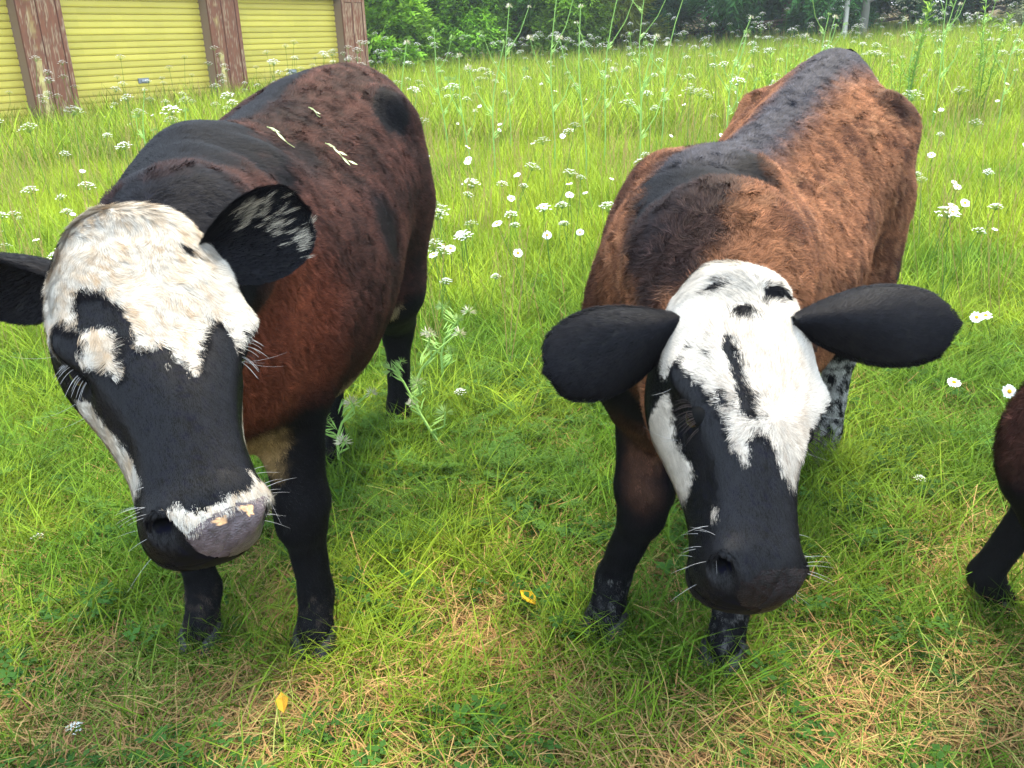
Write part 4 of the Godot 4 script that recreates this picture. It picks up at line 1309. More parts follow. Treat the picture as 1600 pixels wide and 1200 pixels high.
func flowers() -> void:
	rng.seed = 202
	var carrot := "white wild carrot umbels scattered over the meadow"
	var dais := "oxeye daisies scattered over the meadow"
	var protos := []
	for k in 5:
		var h := 1.0
		protos.append(umbel(0.05 + 0.006 * k, h, Vector3(rng.randf_range(-0.12, 0.12), 0, rng.randf_range(-0.12, 0.12)), 18 + 2 * k))
	# the ones that stand out, each where the photograph has it: x, z, height, umbel radius
	var named := [[-0.22, -5.54, 0.42, 0.062, "large domed white umbel beside the left cow's flank, behind its lower neighbour"], [-0.35, -4.69, 0.42, 0.060, "large white umbel touching the left cow's flank, the nearest big one"],
		[0.28, -4.92, 0.38, 0.040, "flat white umbel between the cows just above a daisy"], [-0.15, -3.02, 0.12, 0.022, "small white flower head low in the short grass between the cows"],
		[-1.32, -2.20, 0.06, 0.018, "small white flower head in the grazed grass left of the left cow's muzzle"], [-0.96, -1.48, 0.06, 0.018, "white flower head in the dry grass at the bottom left corner"],
		[-3.05, -5.93, 0.45, 0.055, "wide flat umbel at the left edge before the yellow doors"], [-2.60, -5.28, 0.42, 0.035, "white umbel just above the left cow's hidden ear"],
		[0.09, -4.61, 0.36, 0.028, "small umbel in the middle of the daisies between the cows"], [0.33, -4.55, 0.36, 0.028, "pair headed white umbel beside the lone middle daisy"],
		[-0.32, -3.87, 0.30, 0.030, "white umbel half hidden by the left cow's belly"], [1.18, -2.33, 0.08, 0.016, "small white head in the short grass right of the right cow's leg"],
		[3.00, -7.09, 0.50, 0.055, "large flat umbel right of the right cow's rump"], [-0.10, -3.96, 0.28, 0.026, "small white umbel in the grass just below the daisies between the cows"],
		[2.35, -5.14, 0.42, 0.030, "umbel close to the right cow's hip on its right"], [2.36, -4.43, 0.38, 0.035, "loose white umbel at the right edge beside a daisy"]]
	for q in named:
		var pr := umbel(q[3], q[2], Vector3(rng.randf_range(-0.05, 0.05), 0, rng.randf_range(-0.05, 0.05)), 26)
		flower("wild_carrot_flower", pr, ["stem", "umbel"], q[4], "wildflower", Vector3(q[0], ground(q[0], q[1]), q[1]), carrot)
	var first := []
	for k in 5:
		first.append(null)
	var lots := []
	for k in 270:
		var f := rng.randf()
		var z := -3.7 - 19.0 * pow(f, 1.6)
		var x := rng.randf_range(-1, 1) * (-z * 0.62 + 0.4)
		if n2.get_noise_2d(x * 2.0, z * 2.0) < -0.22: x = x * 0.6 - 0.8
		if x < -1.6 and z < -9.0 - (x + 5.8) * 1.0 and x < -3.0: z = rng.randf_range(-4.5, -9.0)
		lots.append(Vector2(x, z))
	for k in lots.size():
		var x: float = lots[k].x
		var z: float = lots[k].y
		var h := rng.randf_range(0.48, 0.80) if z < -6.0 else rng.randf_range(0.36, 0.55)
		var v := k % 5
		var at := Vector3(x, ground(x, z), z)
		if first[v] == null:
			var pr := umbel(0.028 + 0.006 * v, 0.5, Vector3(rng.randf_range(-0.06, 0.06), 0, rng.randf_range(-0.06, 0.06)), 16 + v)
			first[v] = flower("wild_carrot_flower", pr, ["stem", "umbel"], umbel_place(x, z), "wildflower", at, carrot)
			first[v].scale = Vector3.ONE * h / 0.5
		else:
			copy(first[v], umbel_place(x, z), at, rng.randf() * TAU, h / 0.5)
	var dnamed := [[0.02, -5.30, 0.38, 0.75, "daisy facing up right of the large domed umbel, highest of the middle daisies"], [0.03, -4.32, 0.32, 1.1, "yellow centred daisy lowest of the middle daisies between the cows"],
		[0.21, -4.62, 0.33, 1.2, "broad round daisy nearest the right cow in the middle group"], [-0.25, -4.70, 0.33, 0.9, "daisy nearest the left cow's flank"], [0.20, -5.16, 0.35, 0.7, "flat tilted daisy just above the flat middle umbel"],
		[2.21, -4.48, 0.36, 0.6, "large tilted daisy right of the right cow's flank"], [1.85, -3.44, 0.20, 1.0, "wide open daisy just past the tip of the right cow's left ear"], [1.89, -3.36, 0.20, 0.3, "daisy seen edge on beside the open one past the black ear"],
		[1.52, -2.95, 0.12, 0.5, "daisy below the right cow's left ear"], [1.65, -2.96, 0.14, 1.6, "daisy turned sideways beside the third cow's back"], [-0.30, -4.52, 0.30, 0.8, "worn daisy close to the left cow's flank"],
		[0.47, -7.35, 0.45, 0.9, "distant daisy high between the cows"], [1.34, -5.68, 0.40, 0.8, "daisy behind the right cow's shoulder"], [2.78, -5.93, 0.40, 0.8, "daisy beside the right cow's hip"], [-0.23, -6.40, 0.45, 0.8, "distant daisy above the large domed umbel"]]
	var dk := ["stem", "petals", "flower_heart"]
	for q in dnamed:
		var at := Vector3(q[0], ground(q[0], q[1]), q[1])
		flower("daisy", daisy(0.025, q[2], Vector3(-q[0] * 0.1 + rng.randf_range(-0.2, 0.2), 0, q[3])), dk, q[4], "daisy", at, dais)
	var df := []
	for k in 130:
		var z := -3.8 - 9.0 * pow(rng.randf(), 1.3)
		var x := rng.randf_range(-1, 1) * (-z * 0.62)
		var at := Vector3(x, ground(x, z), z)
		if df.size() < 4:
			df.append(flower("daisy", daisy(0.021, 0.42, Vector3(rng.randf_range(-0.5, 0.5), 0, rng.randf_range(0.2, 1.0))), dk, daisy_place(x, z), "daisy", at, dais))
		else:
			copy(df[k % 4], daisy_place(x, z), at, rng.randf_range(-0.7, 0.7), rng.randf_range(0.8, 1.2))
	var um := umbel(0.045, 0.78, Vector3(0.03, 0, 0.02), 16)
	var both := um[1] as Buf
	var off := both.v.size()
	for k in um[0].v.size(): both.vert(um[0].v[k], um[0].n[k], um[0].c[k])
	for k in um[0].i: both.i.append(k + off)
	var where := []
	var tint := PackedColorArray()
	for k in 1000:
		var z := -8.0 - 20.0 * pow(rng.randf(), 0.8)
		var x := rng.randf_range(-1, 1) * (-z * 0.64)
		where.append(stand(x, z, rng.randf_range(0.8, 1.4), rng.randf_range(0.8, 1.1), 0.3))
		tint.append(Color.WHITE)
	tag(scatter("distant_wildflowers", both.mesh(paint("petal", 0.7, 0.15, 0.6)), where, tint), "haze of tiny white umbels in the far meadow before the trees", "wildflower", "", "stuff")
	# tall stems that stand up against the trees: x, z, height, lean, branches
	var st := [[0.39, -7.44, 1.50, 0.03, 3, "tall bare green stem left of centre rising past the top of the picture"], [-0.53, -8.52, 1.28, -0.05, 3, "tall thin stem beside the garage corner"], [0.79, -7.44, 1.52, 0.08, 3, "tall pale stem leaning right against the dark trees"],
		[1.24, -8.48, 1.55, 0.02, 4, "tall many branched stem in the middle of the tree line"], [1.36, -8.10, 1.45, 0.12, 2, "tall stem leaning right beside the many branched one"], [0.05, -8.51, 1.45, 0.02, 3, "tall stem with a pale seed head left of the twin stems"],
		[1.75, -7.41, 1.28, 0.14, 3, "stem with a pinkish flower head leaning right before the dark hedge"], [3.26, -9.54, 1.20, 0.05, 3, "stem with several buds just left of the pale pole"], [-0.81, -7.42, 1.22, 0.06, 2, "forked stem standing close to the garage corner"],
		[0.60, -6.9, 1.42, -0.02, 2, "straight single stem beside the tallest one in the middle"], [4.6, -9.8, 1.35, -0.05, 4, "branched stem at the right before the pale grey bush"], [2.9, -8.6, 1.25, 0.03, 4, "leafy stem before the grey bare branched bush"],
		[-3.05, -7.9, 0.95, 0.05, 2, "thin stem standing before the middle yellow door"], [-2.35, -6.9, 0.85, 0.0, 2, "thin budded stem before the left yellow door"], [3.6, -8.3, 1.15, 0.02, 5, "leafy stem right of the right cow's rump"], [-0.1, -7.0, 1.2, 0.1, 2, "curved stem bending right before the green trees"],
		[-0.30, -7.6, 1.10, -0.04, 2, "short stem with buds low before the first conifer"], [0.95, -6.6, 1.20, 0.10, 3, "stem bending right below the middle of the tree line"], [2.05, -8.2, 1.15, 0.05, 3, "budded stem before the deep green tree"], [2.35, -7.6, 1.05, -0.06, 3, "stem leaning left just past the right cow's shoulder"],
		[4.1, -8.9, 1.45, 0.10, 4, "long stem slanting right at the upper right"], [5.2, -10.2, 1.45, -0.04, 4, "branched stem nearest the upper right corner"], [4.35, -8.2, 1.20, 0.14, 3, "stem crossing the long slanting one at the upper right"]]
	for q in st:
		var pr := tall_stem(q[2], q[3], q[4])
		var o := thing("wild_carrot_plant", q[5], "plant", Vector3(q[0], ground(q[0], q[1]), q[1]), 0.0, "tall wild carrot stems before the trees")
		put("stem", pr[0].mesh(paint("stem", 0.6, 0.25, 0.4)), o)
		for hd in pr[1]: put("seed_head", hd.mesh(paint("petal", 0.7, 0.15, 0.6)), o)
	for q in [[-0.42, -2.95, 0.34, 0.85, 4, "sprawling wild carrot plant beside the left cow's hind foot"], [-0.22, -2.72, 0.30, -0.9, 4, "drooping wild carrot plant low between the two cows"], [-0.60, -2.62, 0.30, 0.5, 3, "small wild carrot plant behind the left cow's front leg"], [-0.30, -3.25, 0.36, 0.4, 4, "upright wild carrot plant behind the drooping one between the cows"]]:
		var pr := tall_stem(q[2], q[3], q[4])
		var o := thing("wild_carrot_plant", q[5], "plant", Vector3(q[0], ground(q[0], q[1]), q[1]), 0.7 * q[3], "wild carrot plants between the cows")
		put("stem", pr[0].mesh(paint("stem", 0.6, 0.25, 0.4)), o)
		for hd in pr[1]: put("seed_head", hd.mesh(paint("petal", 0.7, 0.15, 0.6)), o)
	for q in [[3.55, -8.3, 1.25, "bright yellow green leafy weed right of the pale pole"], [4.75, -9.3, 1.2, "yellow green leafy weed nearest the right edge before the grey bush"], [2.62, -8.9, 0.9, "low dark leaved weed before the bare branched bush"]]:
		var o := thing("leafy_weed", q[3], "plant", Vector3(q[0], ground(q[0], q[1]), q[1]), 0.0, "leafy weeds before the trees")
		var s := Buf.new()
		var l := Buf.new()
		for k in 9:
			var g := rng.randf() * TAU
			var e := Vector3(cos(g) * 0.16, q[2] * rng.randf_range(0.7, 1.05), sin(g) * 0.16)
			s.tube([Vector3(cos(g) * 0.03, -0.03, sin(g) * 0.03), e * 0.5, e], [0.004, 0.003, 0.0015], 5, Color(0.12, 0.22, 0.04))
			for j in 60:
				var y := rng.randf_range(0.25, 1.0)
				var a := rng.randf() * TAU
				leaflet(l, e * y, Vector3(cos(a), rng.randf_range(0.0, 0.9), sin(a)).normalized(), Vector3(rng.randf_range(-0.4, 0.4), 0.9, rng.randf_range(-0.4, 0.4)).normalized(), rng.randf_range(0.05, 0.09), 0.012, Color(0.17, 0.30, 0.03) * rng.randf_range(0.8, 1.25))
		put("stem", s.mesh(paint("stem", 0.6, 0.25, 0.4)), o)
		put("leaves", l.mesh(paint("grass blade", 0.7, 0.18, 0.8)), o)


# ------------------------------------------------------------------ trees
func spray(n: int, l: float, w: float, droop: float) -> Buf:       # a twig of small leaves
	var b := Buf.new()
	for k in n:
		var y := rng.randf()
		var a := rng.randf() * TAU
		var p := Vector3(y - 0.3, rng.randf_range(-0.25, 0.25) - droop * y * y, rng.randf_range(-0.35, 0.35) * (1.1 - y))
		var d := Vector3(0.7 + rng.randf() * 0.5, rng.randf_range(-0.5, 0.6) - droop, sin(a) * 0.9).normalized()
		var f := rng.randf_range(0.75, 1.3)
		leaflet(b, p, d, Vector3(rng.randf_range(-0.7, 0.7), 1.0, rng.randf_range(-0.7, 0.7)).normalized(), l * rng.randf_range(0.7, 1.3), w, Color(f, f, f * 0.9))
	return b


var sprays := []


func tree(called: String, label: String, cat: String, x: float, z: float, h: float, wide: float, col: Color, kind: int, count: int, trunk := Color(0.12, 0.09, 0.06), low := 0.08) -> void:
	var o := thing(called, label, cat, Vector3(x, ground(x, z) - 0.05, z), 0.0, "trees along the far side of the meadow")
	var t := Buf.new()
	var r := 0.035 * h * 0.5 + 0.04
	t.tube([Vector3(0, 0, 0), Vector3(0.03, h * 0.25, 0.05), Vector3(-0.06, h * 0.55, 0.0), Vector3(0.02, h * 0.9, 0.02)], [r, r * 0.8, r * 0.5, r * 0.15], 9, trunk)
	var lobes := []
	var nl := 30 if kind != 3 else 14
	for k in nl:
		var y := lerpf(low, 0.95, (k + rng.randf()) / nl)
		var a := k * 2.4 + rng.randf()
		var reach := wide * (1.0 - 0.75 * pow(y, 1.6)) * rng.randf_range(0.55, 1.0)
		var p := Vector3(cos(a) * reach, h * y, sin(a) * reach)
		lobes.append([p, rng.randf_range(0.32, 0.62) * (0.5 + wide * 0.33), rng.randf_range(0.55, 1.35)])
		t.tube([Vector3(0, h * y * 0.75, 0), p * Vector3(0.5, 0, 0.5) + Vector3(0, h * y * 0.9, 0), p], [r * 0.35, r * 0.22, r * 0.07], 5, trunk)
	put("trunk", t.mesh(paint("bark", 0.9, 0.15)), o)
	var where := []
	var tint := PackedColorArray()
	for k in int(count * 1.5):
		var lb: Array = lobes[rng.randi() % lobes.size()]
		var d := Vector3(rng.randfn(), rng.randfn(), rng.randfn()).normalized()
		var q := pow(rng.randf(), 0.45)
		var p: Vector3 = lb[0] + d * (lb[1] * q) * Vector3(1.15, 0.8, 1.15)
		if p.y < 0.15: continue
		var face := Basis(Vector3.UP, atan2(-d.z, d.x) + rng.randf_range(-0.7, 0.7)) * Basis(Vector3.BACK, rng.randf_range(-0.5, 0.5) + d.y * 0.4)
		var s := rng.randf_range(0.18, 0.36) * (1.0 if kind != 1 else 1.25)
		where.append(Transform3D(face.scaled(Vector3(s, s, s)), p))
		var v: float = lb[2] * rng.randf_range(0.7, 1.3)
		tint.append(Color(col.r * v, col.g * v, col.b * v))
	scatter("crown", sprays[kind], where, tint, o)


func trees() -> void:
	rng.seed = 303
	var m := paint("tree leaf", 0.7, 0.15, 0.8)
	sprays = [spray(16, 0.42, 0.16, 0.1).mesh(m), spray(22, 0.55, 0.09, 0.7).mesh(m), spray(20, 0.30, 0.13, 0.2).mesh(m), spray(13, 0.30, 0.10, 0.0).mesh(m)]
	var bright := Color(0.25, 0.46, 0.04)
	var green := Color(0.15, 0.34, 0.045)
	var dark := Color(0.048, 0.13, 0.042)
	var gold := Color(0.21, 0.25, 0.035)
	var grey := Color(0.27, 0.30, 0.18)
	tree("shrub", "bright green rounded shrub against the garage corner", "shrub", -3.0, -20.6, 4.2, 1.3, bright, 0, 2600)
	tree("shrub", "low bright green bush at the foot of the first trees right of the garage", "shrub", -2.2, -19.4, 2.0, 0.8, bright, 0, 1500)
	tree("conifer", "green drooping conifer second from the garage corner", "tree", -1.6, -23.5, 8.0, 2.1, green, 1, 3600)
	tree("conifer", "mid green feathery conifer behind the tall bare stems", "tree", 0.3, -23.0, 8.5, 1.9, green, 1, 3600)
	tree("shrub", "light green bush low between two feathery conifers", "shrub", -0.6, -20.8, 2.4, 0.9, bright, 2, 1700)
	tree("conifer", "golden green conifer in the middle of the tree line", "tree", 2.3, -23.0, 8.0, 1.5, gold, 1, 3400)
	tree("shrub", "yellow green bush at the foot of the golden conifer", "shrub", 1.5, -20.6, 2.2, 0.8, Color(0.17, 0.30, 0.03), 2, 1500)
	tree("dark_tree", "very dark tree right of the golden conifer", "tree", 4.1, -25.5, 9.0, 2.2, dark, 1, 3400)
	tree("dark_tree", "dark green tree with a lighter skirt right of centre", "tree", 5.6, -24.0, 9.0, 2.0, Color(0.06, 0.16, 0.04), 1, 3400)
	tree("broad_tree", "broad deep green tree behind the pinkish flower head", "tree", 7.3, -24.5, 8.0, 2.4, Color(0.065, 0.17, 0.045), 2, 3800)
	tree("bush", "grey green lichen covered bush with bare twisted branches", "bush", 8.6, -22.8, 4.4, 1.9, grey, 3, 900, Color(0.15, 0.15, 0.125), 0.35)
	tree("dark_tree", "dark tree behind the bare branched grey bush", "tree", 10.0, -27.5, 9.0, 2.6, dark, 1, 3600)
	tree("dark_tree", "dark shadowy tree behind the pale pole", "tree", 12.6, -27.0, 9.0, 2.4, dark, 2, 3600)
	tree("broad_tree", "dark green tree between the two leafy weeds", "tree", 14.6, -26.5, 8.0, 2.2, Color(0.055, 0.14, 0.04), 2, 3200)
	tree("bush", "pale grey green rounded bush near the right edge", "bush", 13.8, -22.6, 3.6, 1.7, Color(0.28, 0.31, 0.17), 3, 2000, Color(0.30, 0.29, 0.24), 0.12)
	tree("dark_tree", "dark tree at the right edge of the meadow", "tree", 17.2, -26.5, 9.0, 2.6, dark, 2, 3400)
	tree("dark_tree", "dark tree filling the gap behind the first shrubs", "tree", -2.6, -27.0, 9.5, 2.5, dark, 1, 3200)
	tree("dark_tree", "dark tree filling the gap behind the feathery conifers", "tree", 1.2, -27.5, 9.5, 2.5, dark, 2, 3200)
	tree("dark_tree", "dark tree standing behind the broad deep green tree", "tree", 6.6, -28.5, 9.5, 2.6, dark, 2, 3200)
	tree("dark_tree", "dark tree of the back row behind the garage corner", "tree", -5.5, -33, 10.0, 3.0, dark, 2, 2600, Color(0.12, 0.09, 0.06), 0.0)
	tree("dark_tree", "dark tree of the back row behind the first conifer", "tree", -1.0, -33.5, 10.0, 3.0, dark, 2, 2600, Color(0.12, 0.09, 0.06), 0.0)
	tree("dark_tree", "dark tree of the back row behind the golden conifer", "tree", 3.4, -33, 10.0, 3.0, dark, 2, 2600, Color(0.12, 0.09, 0.06), 0.0)
	tree("dark_tree", "dark tree of the back row behind the grey twisted bush", "tree", 8.0, -33.5, 10.0, 3.0, dark, 2, 2600, Color(0.12, 0.09, 0.06), 0.0)
	tree("dark_tree", "dark tree of the back row behind the pale pole", "tree", 12.0, -33, 10.0, 3.0, dark, 2, 2600, Color(0.12, 0.09, 0.06), 0.0)
	tree("dark_tree", "dark tree of the back row behind the rightmost bush", "tree", 16.5, -33, 10.0, 3.0, dark, 2, 2600, Color(0.12, 0.09, 0.06), 0.0)
	tree("dark_tree", "dark tree of the back row beyond the right edge", "tree", 21.0, -32, 10.0, 3.0, dark, 2, 2600, Color(0.12, 0.09, 0.06), 0.0)
	for q in [[7.86, -21.9, 0.06, 7.0, "pale upright pole behind the right cow's tail", 0.0]]:
		var o := thing("tree_trunk", q[4], "trunk", Vector3(q[0], ground(q[0], q[1]), q[1]))
		var b := Buf.new()
		var pts := []
		var rad := []
		for k in 9:
			var y := k / 8.0
			pts.append(Vector3(q[5] * q[3] * y + 0.015 * sin(y * 9.0), q[3] * y - 0.1, 0.02 * sin(y * 6.0)))
			rad.append(q[2] * (1.0 - 0.35 * y))
		b.tube(pts, rad, 12, Color(0.42, 0.41, 0.36))
		for k in b.c.size():
			b.c[k] = b.c[k] * (0.85 + 0.5 * n1.get_noise_3d(b.v[k].x * 2.0, b.v[k].y * 0.3, b.v[k].z * 2.0))
		put("trunk", b.mesh(paint("bark", 0.9, 0.15)), o)
		var l := Buf.new()
		for k in 160:
			var a := rng.randf() * TAU
			var p := Vector3(q[5] * q[3] + cos(a) * rng.randf() * 1.1, q[3] * rng.randf_range(0.85, 1.1), sin(a) * rng.randf() * 1.1)
			leaflet(l, p, Vector3(cos(a), rng.randf_range(-0.5, 0.5), sin(a)).normalized(), Vector3(0.2, 0.9, 0.1).normalized(), 0.22, 0.09, Color(0.06, 0.11, 0.03) * rng.randf_range(0.7, 1.3))
		put("crown", l.mesh(m), o)


# ------------------------------------------------------------------ the garage
func weathered(b: Buf, lo: Vector3, hi: Vector3, seed_: float, worn: float, drip := -9.0) -> void:      # a painted board on the local z = hi.z face, finely divided so that wear has room
	b.bevel(lo, hi - Vector3(0, 0, 0.0015), 0.004, Color(0.15, 0.065, 0.042))
	var nx := maxi(3, int((hi.x - lo.x) / 0.012))
	var ny := maxi(3, int((hi.y - lo.y) / 0.035))
	var s := b.v.size()
	for k in ny + 1:
		for q in nx + 1:
			var p := Vector3(lerpf(lo.x + 0.004, hi.x - 0.004, float(q) / nx), lerpf(lo.y + 0.004, hi.y - 0.004, float(k) / ny), hi.z)
			var g := n1.get_noise_3d(p.x * 9.0 + seed_, p.y * 0.35, seed_) + 0.5 * n1.get_noise_3d(p.x * 30.0, p.y * 1.2 + seed_, 2.0)
			var c := Color(0.21, 0.085, 0.048).lerp(Color(0.125, 0.058, 0.038), clampf(0.5 + g, 0, 1))
			c = c.lerp(Color(0.33, 0.23, 0.145), smoothstep(0.12, 0.5, g + worn))
			if drip > -8.0:
				var e := absf(p.x - drip + 0.03 * n1.get_noise_2d(p.y * 1.5, seed_)) + 0.05 * n1.get_noise_2d(p.x * 8.0, p.y * 1.2)
				c = c.lerp(Color(0.52, 0.44, 0.16), (1.0 - smoothstep(0.015, 0.05, e)) * smoothstep(1.9, 0.4, p.y + 1.2 * n1.get_noise_2d(p.y * 0.4, seed_ + 4.0)))
			b.vert(p, Vector3(0, 0, 1), c)
	for k in ny:
		for q in nx:
			var i := s + k * (nx + 1) + q
			b.quad(i, i + nx + 1, i + nx + 2, i + 1)


func garage() -> void:
	rng.seed = 404
	var ox := -5.82
	var oz := -12.32
	var o := thing("garage", "row garage with yellow slatted roller doors between weathered brown panelled pillars", "garage", Vector3(ox, 0.17, oz), deg_to_rad(57.7))
	var wood := paint("worn paint", 0.8, 0.25)
	var steel := paint("yellow steel", 0.45, 0.4)
	var doors := []
	for v in 4:
		var b := Buf.new()
		var l := 1.2
		var prof := [[0.0, -0.022], [0.005, -0.022], [0.009, -0.002], [0.030, 0.003], [0.076, 0.002], [0.081, -0.003], [0.0815, -0.022], [0.0868, -0.022]]
		var nx := 14
		for k in prof.size() - 1:
			for q in nx:
				var x0 := lerpf(-l, l, float(q) / nx)
				var x1 := lerpf(-l, l, float(q + 1) / nx)
				var f := 1.0 + 0.12 * n1.get_noise_2d(x0 * 0.12 + v * 9.0, v)
				b.face([Vector3(x0, prof[k][0], prof[k][1]), Vector3(x0, prof[k + 1][0], prof[k + 1][1]), Vector3(x1, prof[k + 1][0], prof[k + 1][1]), Vector3(x1, prof[k][0], prof[k][1])], Color(0.50, 0.41, 0.07) * (f * (0.94 + 0.04 * v)))
		doors.append(b.mesh(steel))
	for k in range(-2, 3):
		var px := k * 3.0 + 0.03
		var pl := Node3D.new()
		pl.name = "pillar" if k == -2 else "pillar_%03d" % (k + 2)
		o.add_child(pl)
		pl.position = Vector3(px, 0, 0)
		var core := Buf.new()
		core.box(Vector3(-0.30, -0.4, -0.26), Vector3(0.30, 2.75, -0.03), Color(0.22, 0.15, 0.10))
		put("core", core.mesh(wood), pl)
		var sd := 10.0 * k + 3.0
		var worn := [0.0, 0.0, 0.02, -0.05, 0.16][k + 2] as float
		for q in [[-0.305, -0.235, -0.4, 2.75, 0.0], [-0.035, 0.035, -0.4, 2.75, -0.002], [0.235, 0.305, -0.4, 2.75, 0.0]]:
			var b := Buf.new()
			weathered(b, Vector3(q[0], q[2], -0.03), Vector3(q[1], q[3], q[4]), sd + q[0], worn + 0.05)
			put("stile", b.mesh(wood), pl)
		for q in [[-0.235, -0.035], [0.035, 0.235]]:
			var b := Buf.new()
			weathered(b, Vector3(q[0], -0.4, -0.03), Vector3(q[1], 1.95, -0.018), sd + q[0] * 7.0, worn, q[0] + 0.09 if (k == 0 or k == 1) and q[0] < 0.0 else -9.0)
			put("panel", b.mesh(wood), pl)
			b = Buf.new()
			weathered(b, Vector3(q[0], 2.03, -0.03), Vector3(q[1], 2.75, -0.018), sd + q[0] * 5.0 + 3.0, worn)
			put("panel", b.mesh(wood), pl)
			b = Buf.new()
			weathered(b, Vector3(q[0], 1.952, -0.03), Vector3(q[1], 2.028, -0.003), sd + q[0] * 3.0, worn)
			put("rail", b.mesh(wood), pl)
	for k in range(-2, 2):
		var x0 := k * 3.0 + 0.345
		var x1 := k * 3.0 + 2.715
		var mid := (x0 + x1) / 2.0
		var dr := Node3D.new()
		dr.name = "roller_door" if k == -2 else "roller_door_%03d" % (k + 2)
		o.add_child(dr)
		dr.position = Vector3(mid, 0, -0.20)
		if k <= -1: dr.set_meta("label", "deeper orange yellow roller door at the left edge")
		for j in 24:
			put("slat", doors[(j * 7 + k + 9) % 4], dr, Vector3(0, -0.10 + j * 0.0875, 0))
		var hd := Buf.new()
		hd.bevel(Vector3(-0.09, 0.82, 0.004), Vector3(0.09, 0.89, 0.022), 0.006, Color(0.16, 0.17, 0.19))
		hd.bevel(Vector3(-0.05, 0.84, 0.0222), Vector3(0.05, 0.87, 0.04), 0.004, Color(0.30, 0.31, 0.33))
		put("handle", hd.mesh(paint("grey metal", 0.4, 0.5)), dr)
		var bk := Buf.new()
		bk.box(Vector3(x0 - 0.05, -0.4, -0.30), Vector3(x1 + 0.05, 2.75, -0.24), Color(0.10, 0.09, 0.03))
		put("door_backing", bk.mesh(wood), o)
		var li := Buf.new()
		weathered(li, Vector3(x0 - 0.012, 2.0, -0.15), Vector3(x1 + 0.012, 2.16, -0.04), 50.0 + k * 3, 0.12)
		put("lintel", li.mesh(wood), o)
		li = Buf.new()
		weathered(li, Vector3(x0 - 0.012, 2.165, -0.15), Vector3(x1 + 0.012, 2.75, -0.055), 70.0 + k * 3, 0.0)
		put("fascia_board", li.mesh(wood), o)
	var badge := Buf.new()
	badge.bevel(Vector3(4.25, 2.07, -0.0385), Vector3(4.62, 2.145, -0.030), 0.004, Color(0.60, 0.44, 0.03))
	put("yellow_badge", badge.mesh(paint("grey metal", 0.4, 0.5)), o)
	var lamp := Buf.new()
	lamp.ball(Vector3(-0.16, 2.03, 0.03), Vector3(0.075, 0.10, 0.06), 12, 18, Color(0.012, 0.012, 0.02))
	lamp.ball(Vector3(-0.135, 2.0, 0.062), Vector3(0.035, 0.055, 0.035), 8, 12, Color(0.6, 0.62, 0.68))
	put("wall_light", lamp.mesh(paint("wet eye", 0.08, 0.5)), o)
	var rf := Buf.new()
	rf.box(Vector3(-6.6, 2.752, -5.4), Vector3(6.6, 2.90, 0.35), Color(0.22, 0.22, 0.21))
	put("roof", rf.mesh(paint("roof", 0.7, 0.3)), o)
	var wl := Buf.new()
	wl.box(Vector3(6.17, -0.4, -5.2), Vector3(6.33, 2.75, -0.27), Color(0.26, 0.19, 0.13))
	wl.box(Vector3(-6.3, -0.4, -5.2), Vector3(-6.14, 2.75, -0.27), Color(0.26, 0.19, 0.13))
	wl.box(Vector3(-6.13, -0.4, -5.2), Vector3(6.16, 2.75, -5.05), Color(0.26, 0.19, 0.13))
	put("wall", wl.mesh(wood), o)


func litter() -> void:
	rng.seed = 505
	for q in [[0.02, -1.83, 0.045, Color(0.62, 0.36, 0.02), "yellow fallen leaf on the dry grass in front of the right cow's foot"], [-0.50, -1.51, 0.04, Color(0.52, 0.28, 0.03), "orange fallen leaf in the dry grass at the bottom"]]:
		var b := Buf.new()
		var o := Vector3(q[0], ground(q[0], q[1]) + 0.075, q[1])
		for k in 2:
			var sd := -1.0 if k else 1.0
			var l: float = q[2]
			b.face([Vector3(0, 0, -l * 0.6), Vector3(sd * -l * 0.35, 0.006, -l * 0.1), Vector3(sd * -l * 0.28, 0.008, l * 0.3), Vector3(0, 0, l * 0.6)] if sd > 0 else [Vector3(0, 0, l * 0.6), Vector3(l * 0.28, 0.008, l * 0.3), Vector3(l * 0.35, 0.006, -l * 0.1), Vector3(0, 0, -l * 0.6)], q[3])
		var m := put("fallen_leaf", b.mesh(paint("petal", 0.7, 0.15, 0.6)), self, o)
		m.rotation = Vector3(0.4, 0.8 + q[0], 0.2)
		tag(m, q[4], "leaf", "fallen leaves on the turf")
	var cow: Node3D = get_node("cow")
	for q in [[0.188, 1.085, 0.097, 0.04, 5, "green grass seed sprig lying on the left cow's back"], [0.112, 1.168, 0.008, 0.022, 3, "small pale fleck of seed near the left cow's spine"], [0.110, 1.132, 0.225, 0.045, 2, "thin dry grass blade on the left cow's back behind its ear"]]:
		var b := Buf.new()
		var l: float = q[3]
		var d := Vector3(0.55, -0.50, -0.25).normalized()
		var n := Vector3(0.75, 0.65, 0.1).normalized()
		var pts := []
		for k in 5: pts.append(d * (l * 1.6 * (k / 4.0 - 0.5)) + n * 0.004 * sin(k * 1.4))
		b.tube(pts, [0.0012, 0.0012, 0.001, 0.001, 0.0006], 5, Color(0.42, 0.48, 0.22))
		for k in q[4]:
			var sd := -1.0 if k % 2 else 1.0
			leaflet(b, pts[mini(k, 4)], (d + n.cross(d) * 0.5 * sd).normalized(), n, l * 0.75, l * 0.24, Color(0.50, 0.58, 0.32))
		var m := put("grass_sprig", b.mesh(paint("petal", 0.7, 0.15, 0.6)), self, cow.transform * (Vector3(q[0], q[1], q[2]) + n * 0.016))
		m.rotation = cow.rotation
		tag(m, q[5], "grass sprig", "bits of grass on the left cow's back")


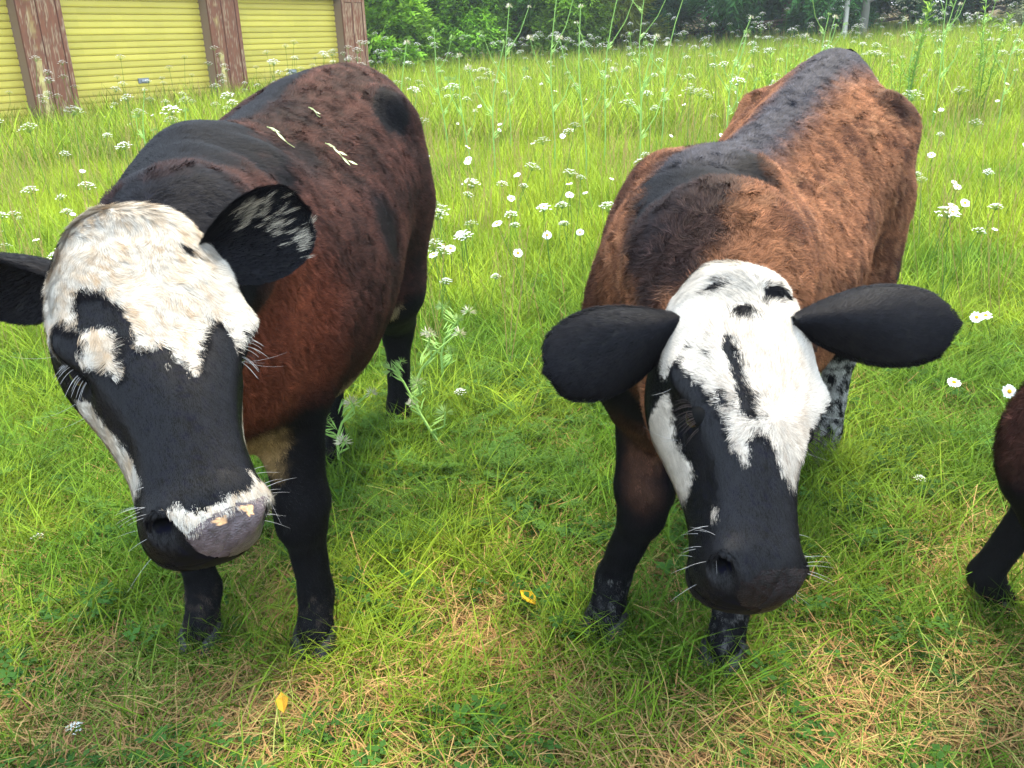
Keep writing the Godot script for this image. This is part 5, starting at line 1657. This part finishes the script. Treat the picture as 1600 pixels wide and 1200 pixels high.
func _ready() -> void:
	var cam := Camera3D.new()
	cam.name = "camera"
	cam.fov = 46.4
	cam.near = 0.05
	cam.far = 400.0
	cam.basis = Basis(Vector3.RIGHT, deg_to_rad(-20.914)) * Basis(Vector3.BACK, deg_to_rad(-2.0))
	cam.position = Vector3(0, 1.38, 0)
	add_child(cam)
	cam.current = true
	var env := Environment.new()
	env.background_mode = Environment.BG_SKY
	env.sky = Sky.new()
	var sky := ProceduralSkyMaterial.new()
	sky.sky_top_color = Color(0.80, 0.88, 0.97)
	sky.sky_horizon_color = Color(0.93, 0.96, 0.98)
	sky.sky_curve = 0.14
	sky.ground_bottom_color = Color(0.25, 0.28, 0.15)
	sky.ground_horizon_color = Color(0.7, 0.75, 0.75)
	env.sky.sky_material = sky
	env.background_energy_multiplier = 1.0
	env.tonemap_mode = Environment.TONE_MAPPER_LINEAR
	env.tonemap_exposure = 4.8
	env.sdfgi_enabled = true
	env.ssao_enabled = true
	env.ssil_enabled = true
	env.fog_enabled = true
	env.fog_density = 0.0012
	env.fog_light_color = Color(0.93, 0.97, 1.0)
	var we := WorldEnvironment.new()
	we.name = "world"
	we.environment = env
	add_child(we)
	var sun := DirectionalLight3D.new()
	sun.name = "sun"
	sun.light_color = Color(1.0, 0.95, 0.86)
	sun.light_energy = 0.7
	sun.light_angular_distance = 22.0
	sun.shadow_enabled = true
	sun.basis = Basis.looking_at(-Vector3(0.27, 0.86, -0.42).normalized(), Vector3.UP)
	add_child(sun)
	rng.seed = 7
	n1.seed = 3; n1.frequency = 9.0; n1.fractal_octaves = 3
	n2.seed = 5; n2.frequency = 0.5; n2.fractal_octaves = 3
	field()
	var t0 := Time.get_ticks_msec()
	garage()
	trees()
	cows()
	litter()
	meadow()
	flowers()
	print("cows ", Time.get_ticks_msec() - t0)


func field() -> void:
	var b := Buf.new()
	var col := Color(0.075, 0.058, 0.024)
	var nx := 40
	for k in nx + 1:
		for q in nx + 1:
			var x := lerpf(-60, 60, float(q) / nx)
			var z := lerpf(12, -100, float(k) / nx)
			b.vert(Vector3(x, ground(x, z), z), Vector3.UP, col)
	for k in nx:
		for q in nx:
			var p := k * (nx + 1) + q
			b.quad(p, p + nx + 1, p + nx + 2, p + 1)
	tag(put("meadow_ground", b.mesh(paint("soil", 0.95, 0.1))), "", "", "", "structure")
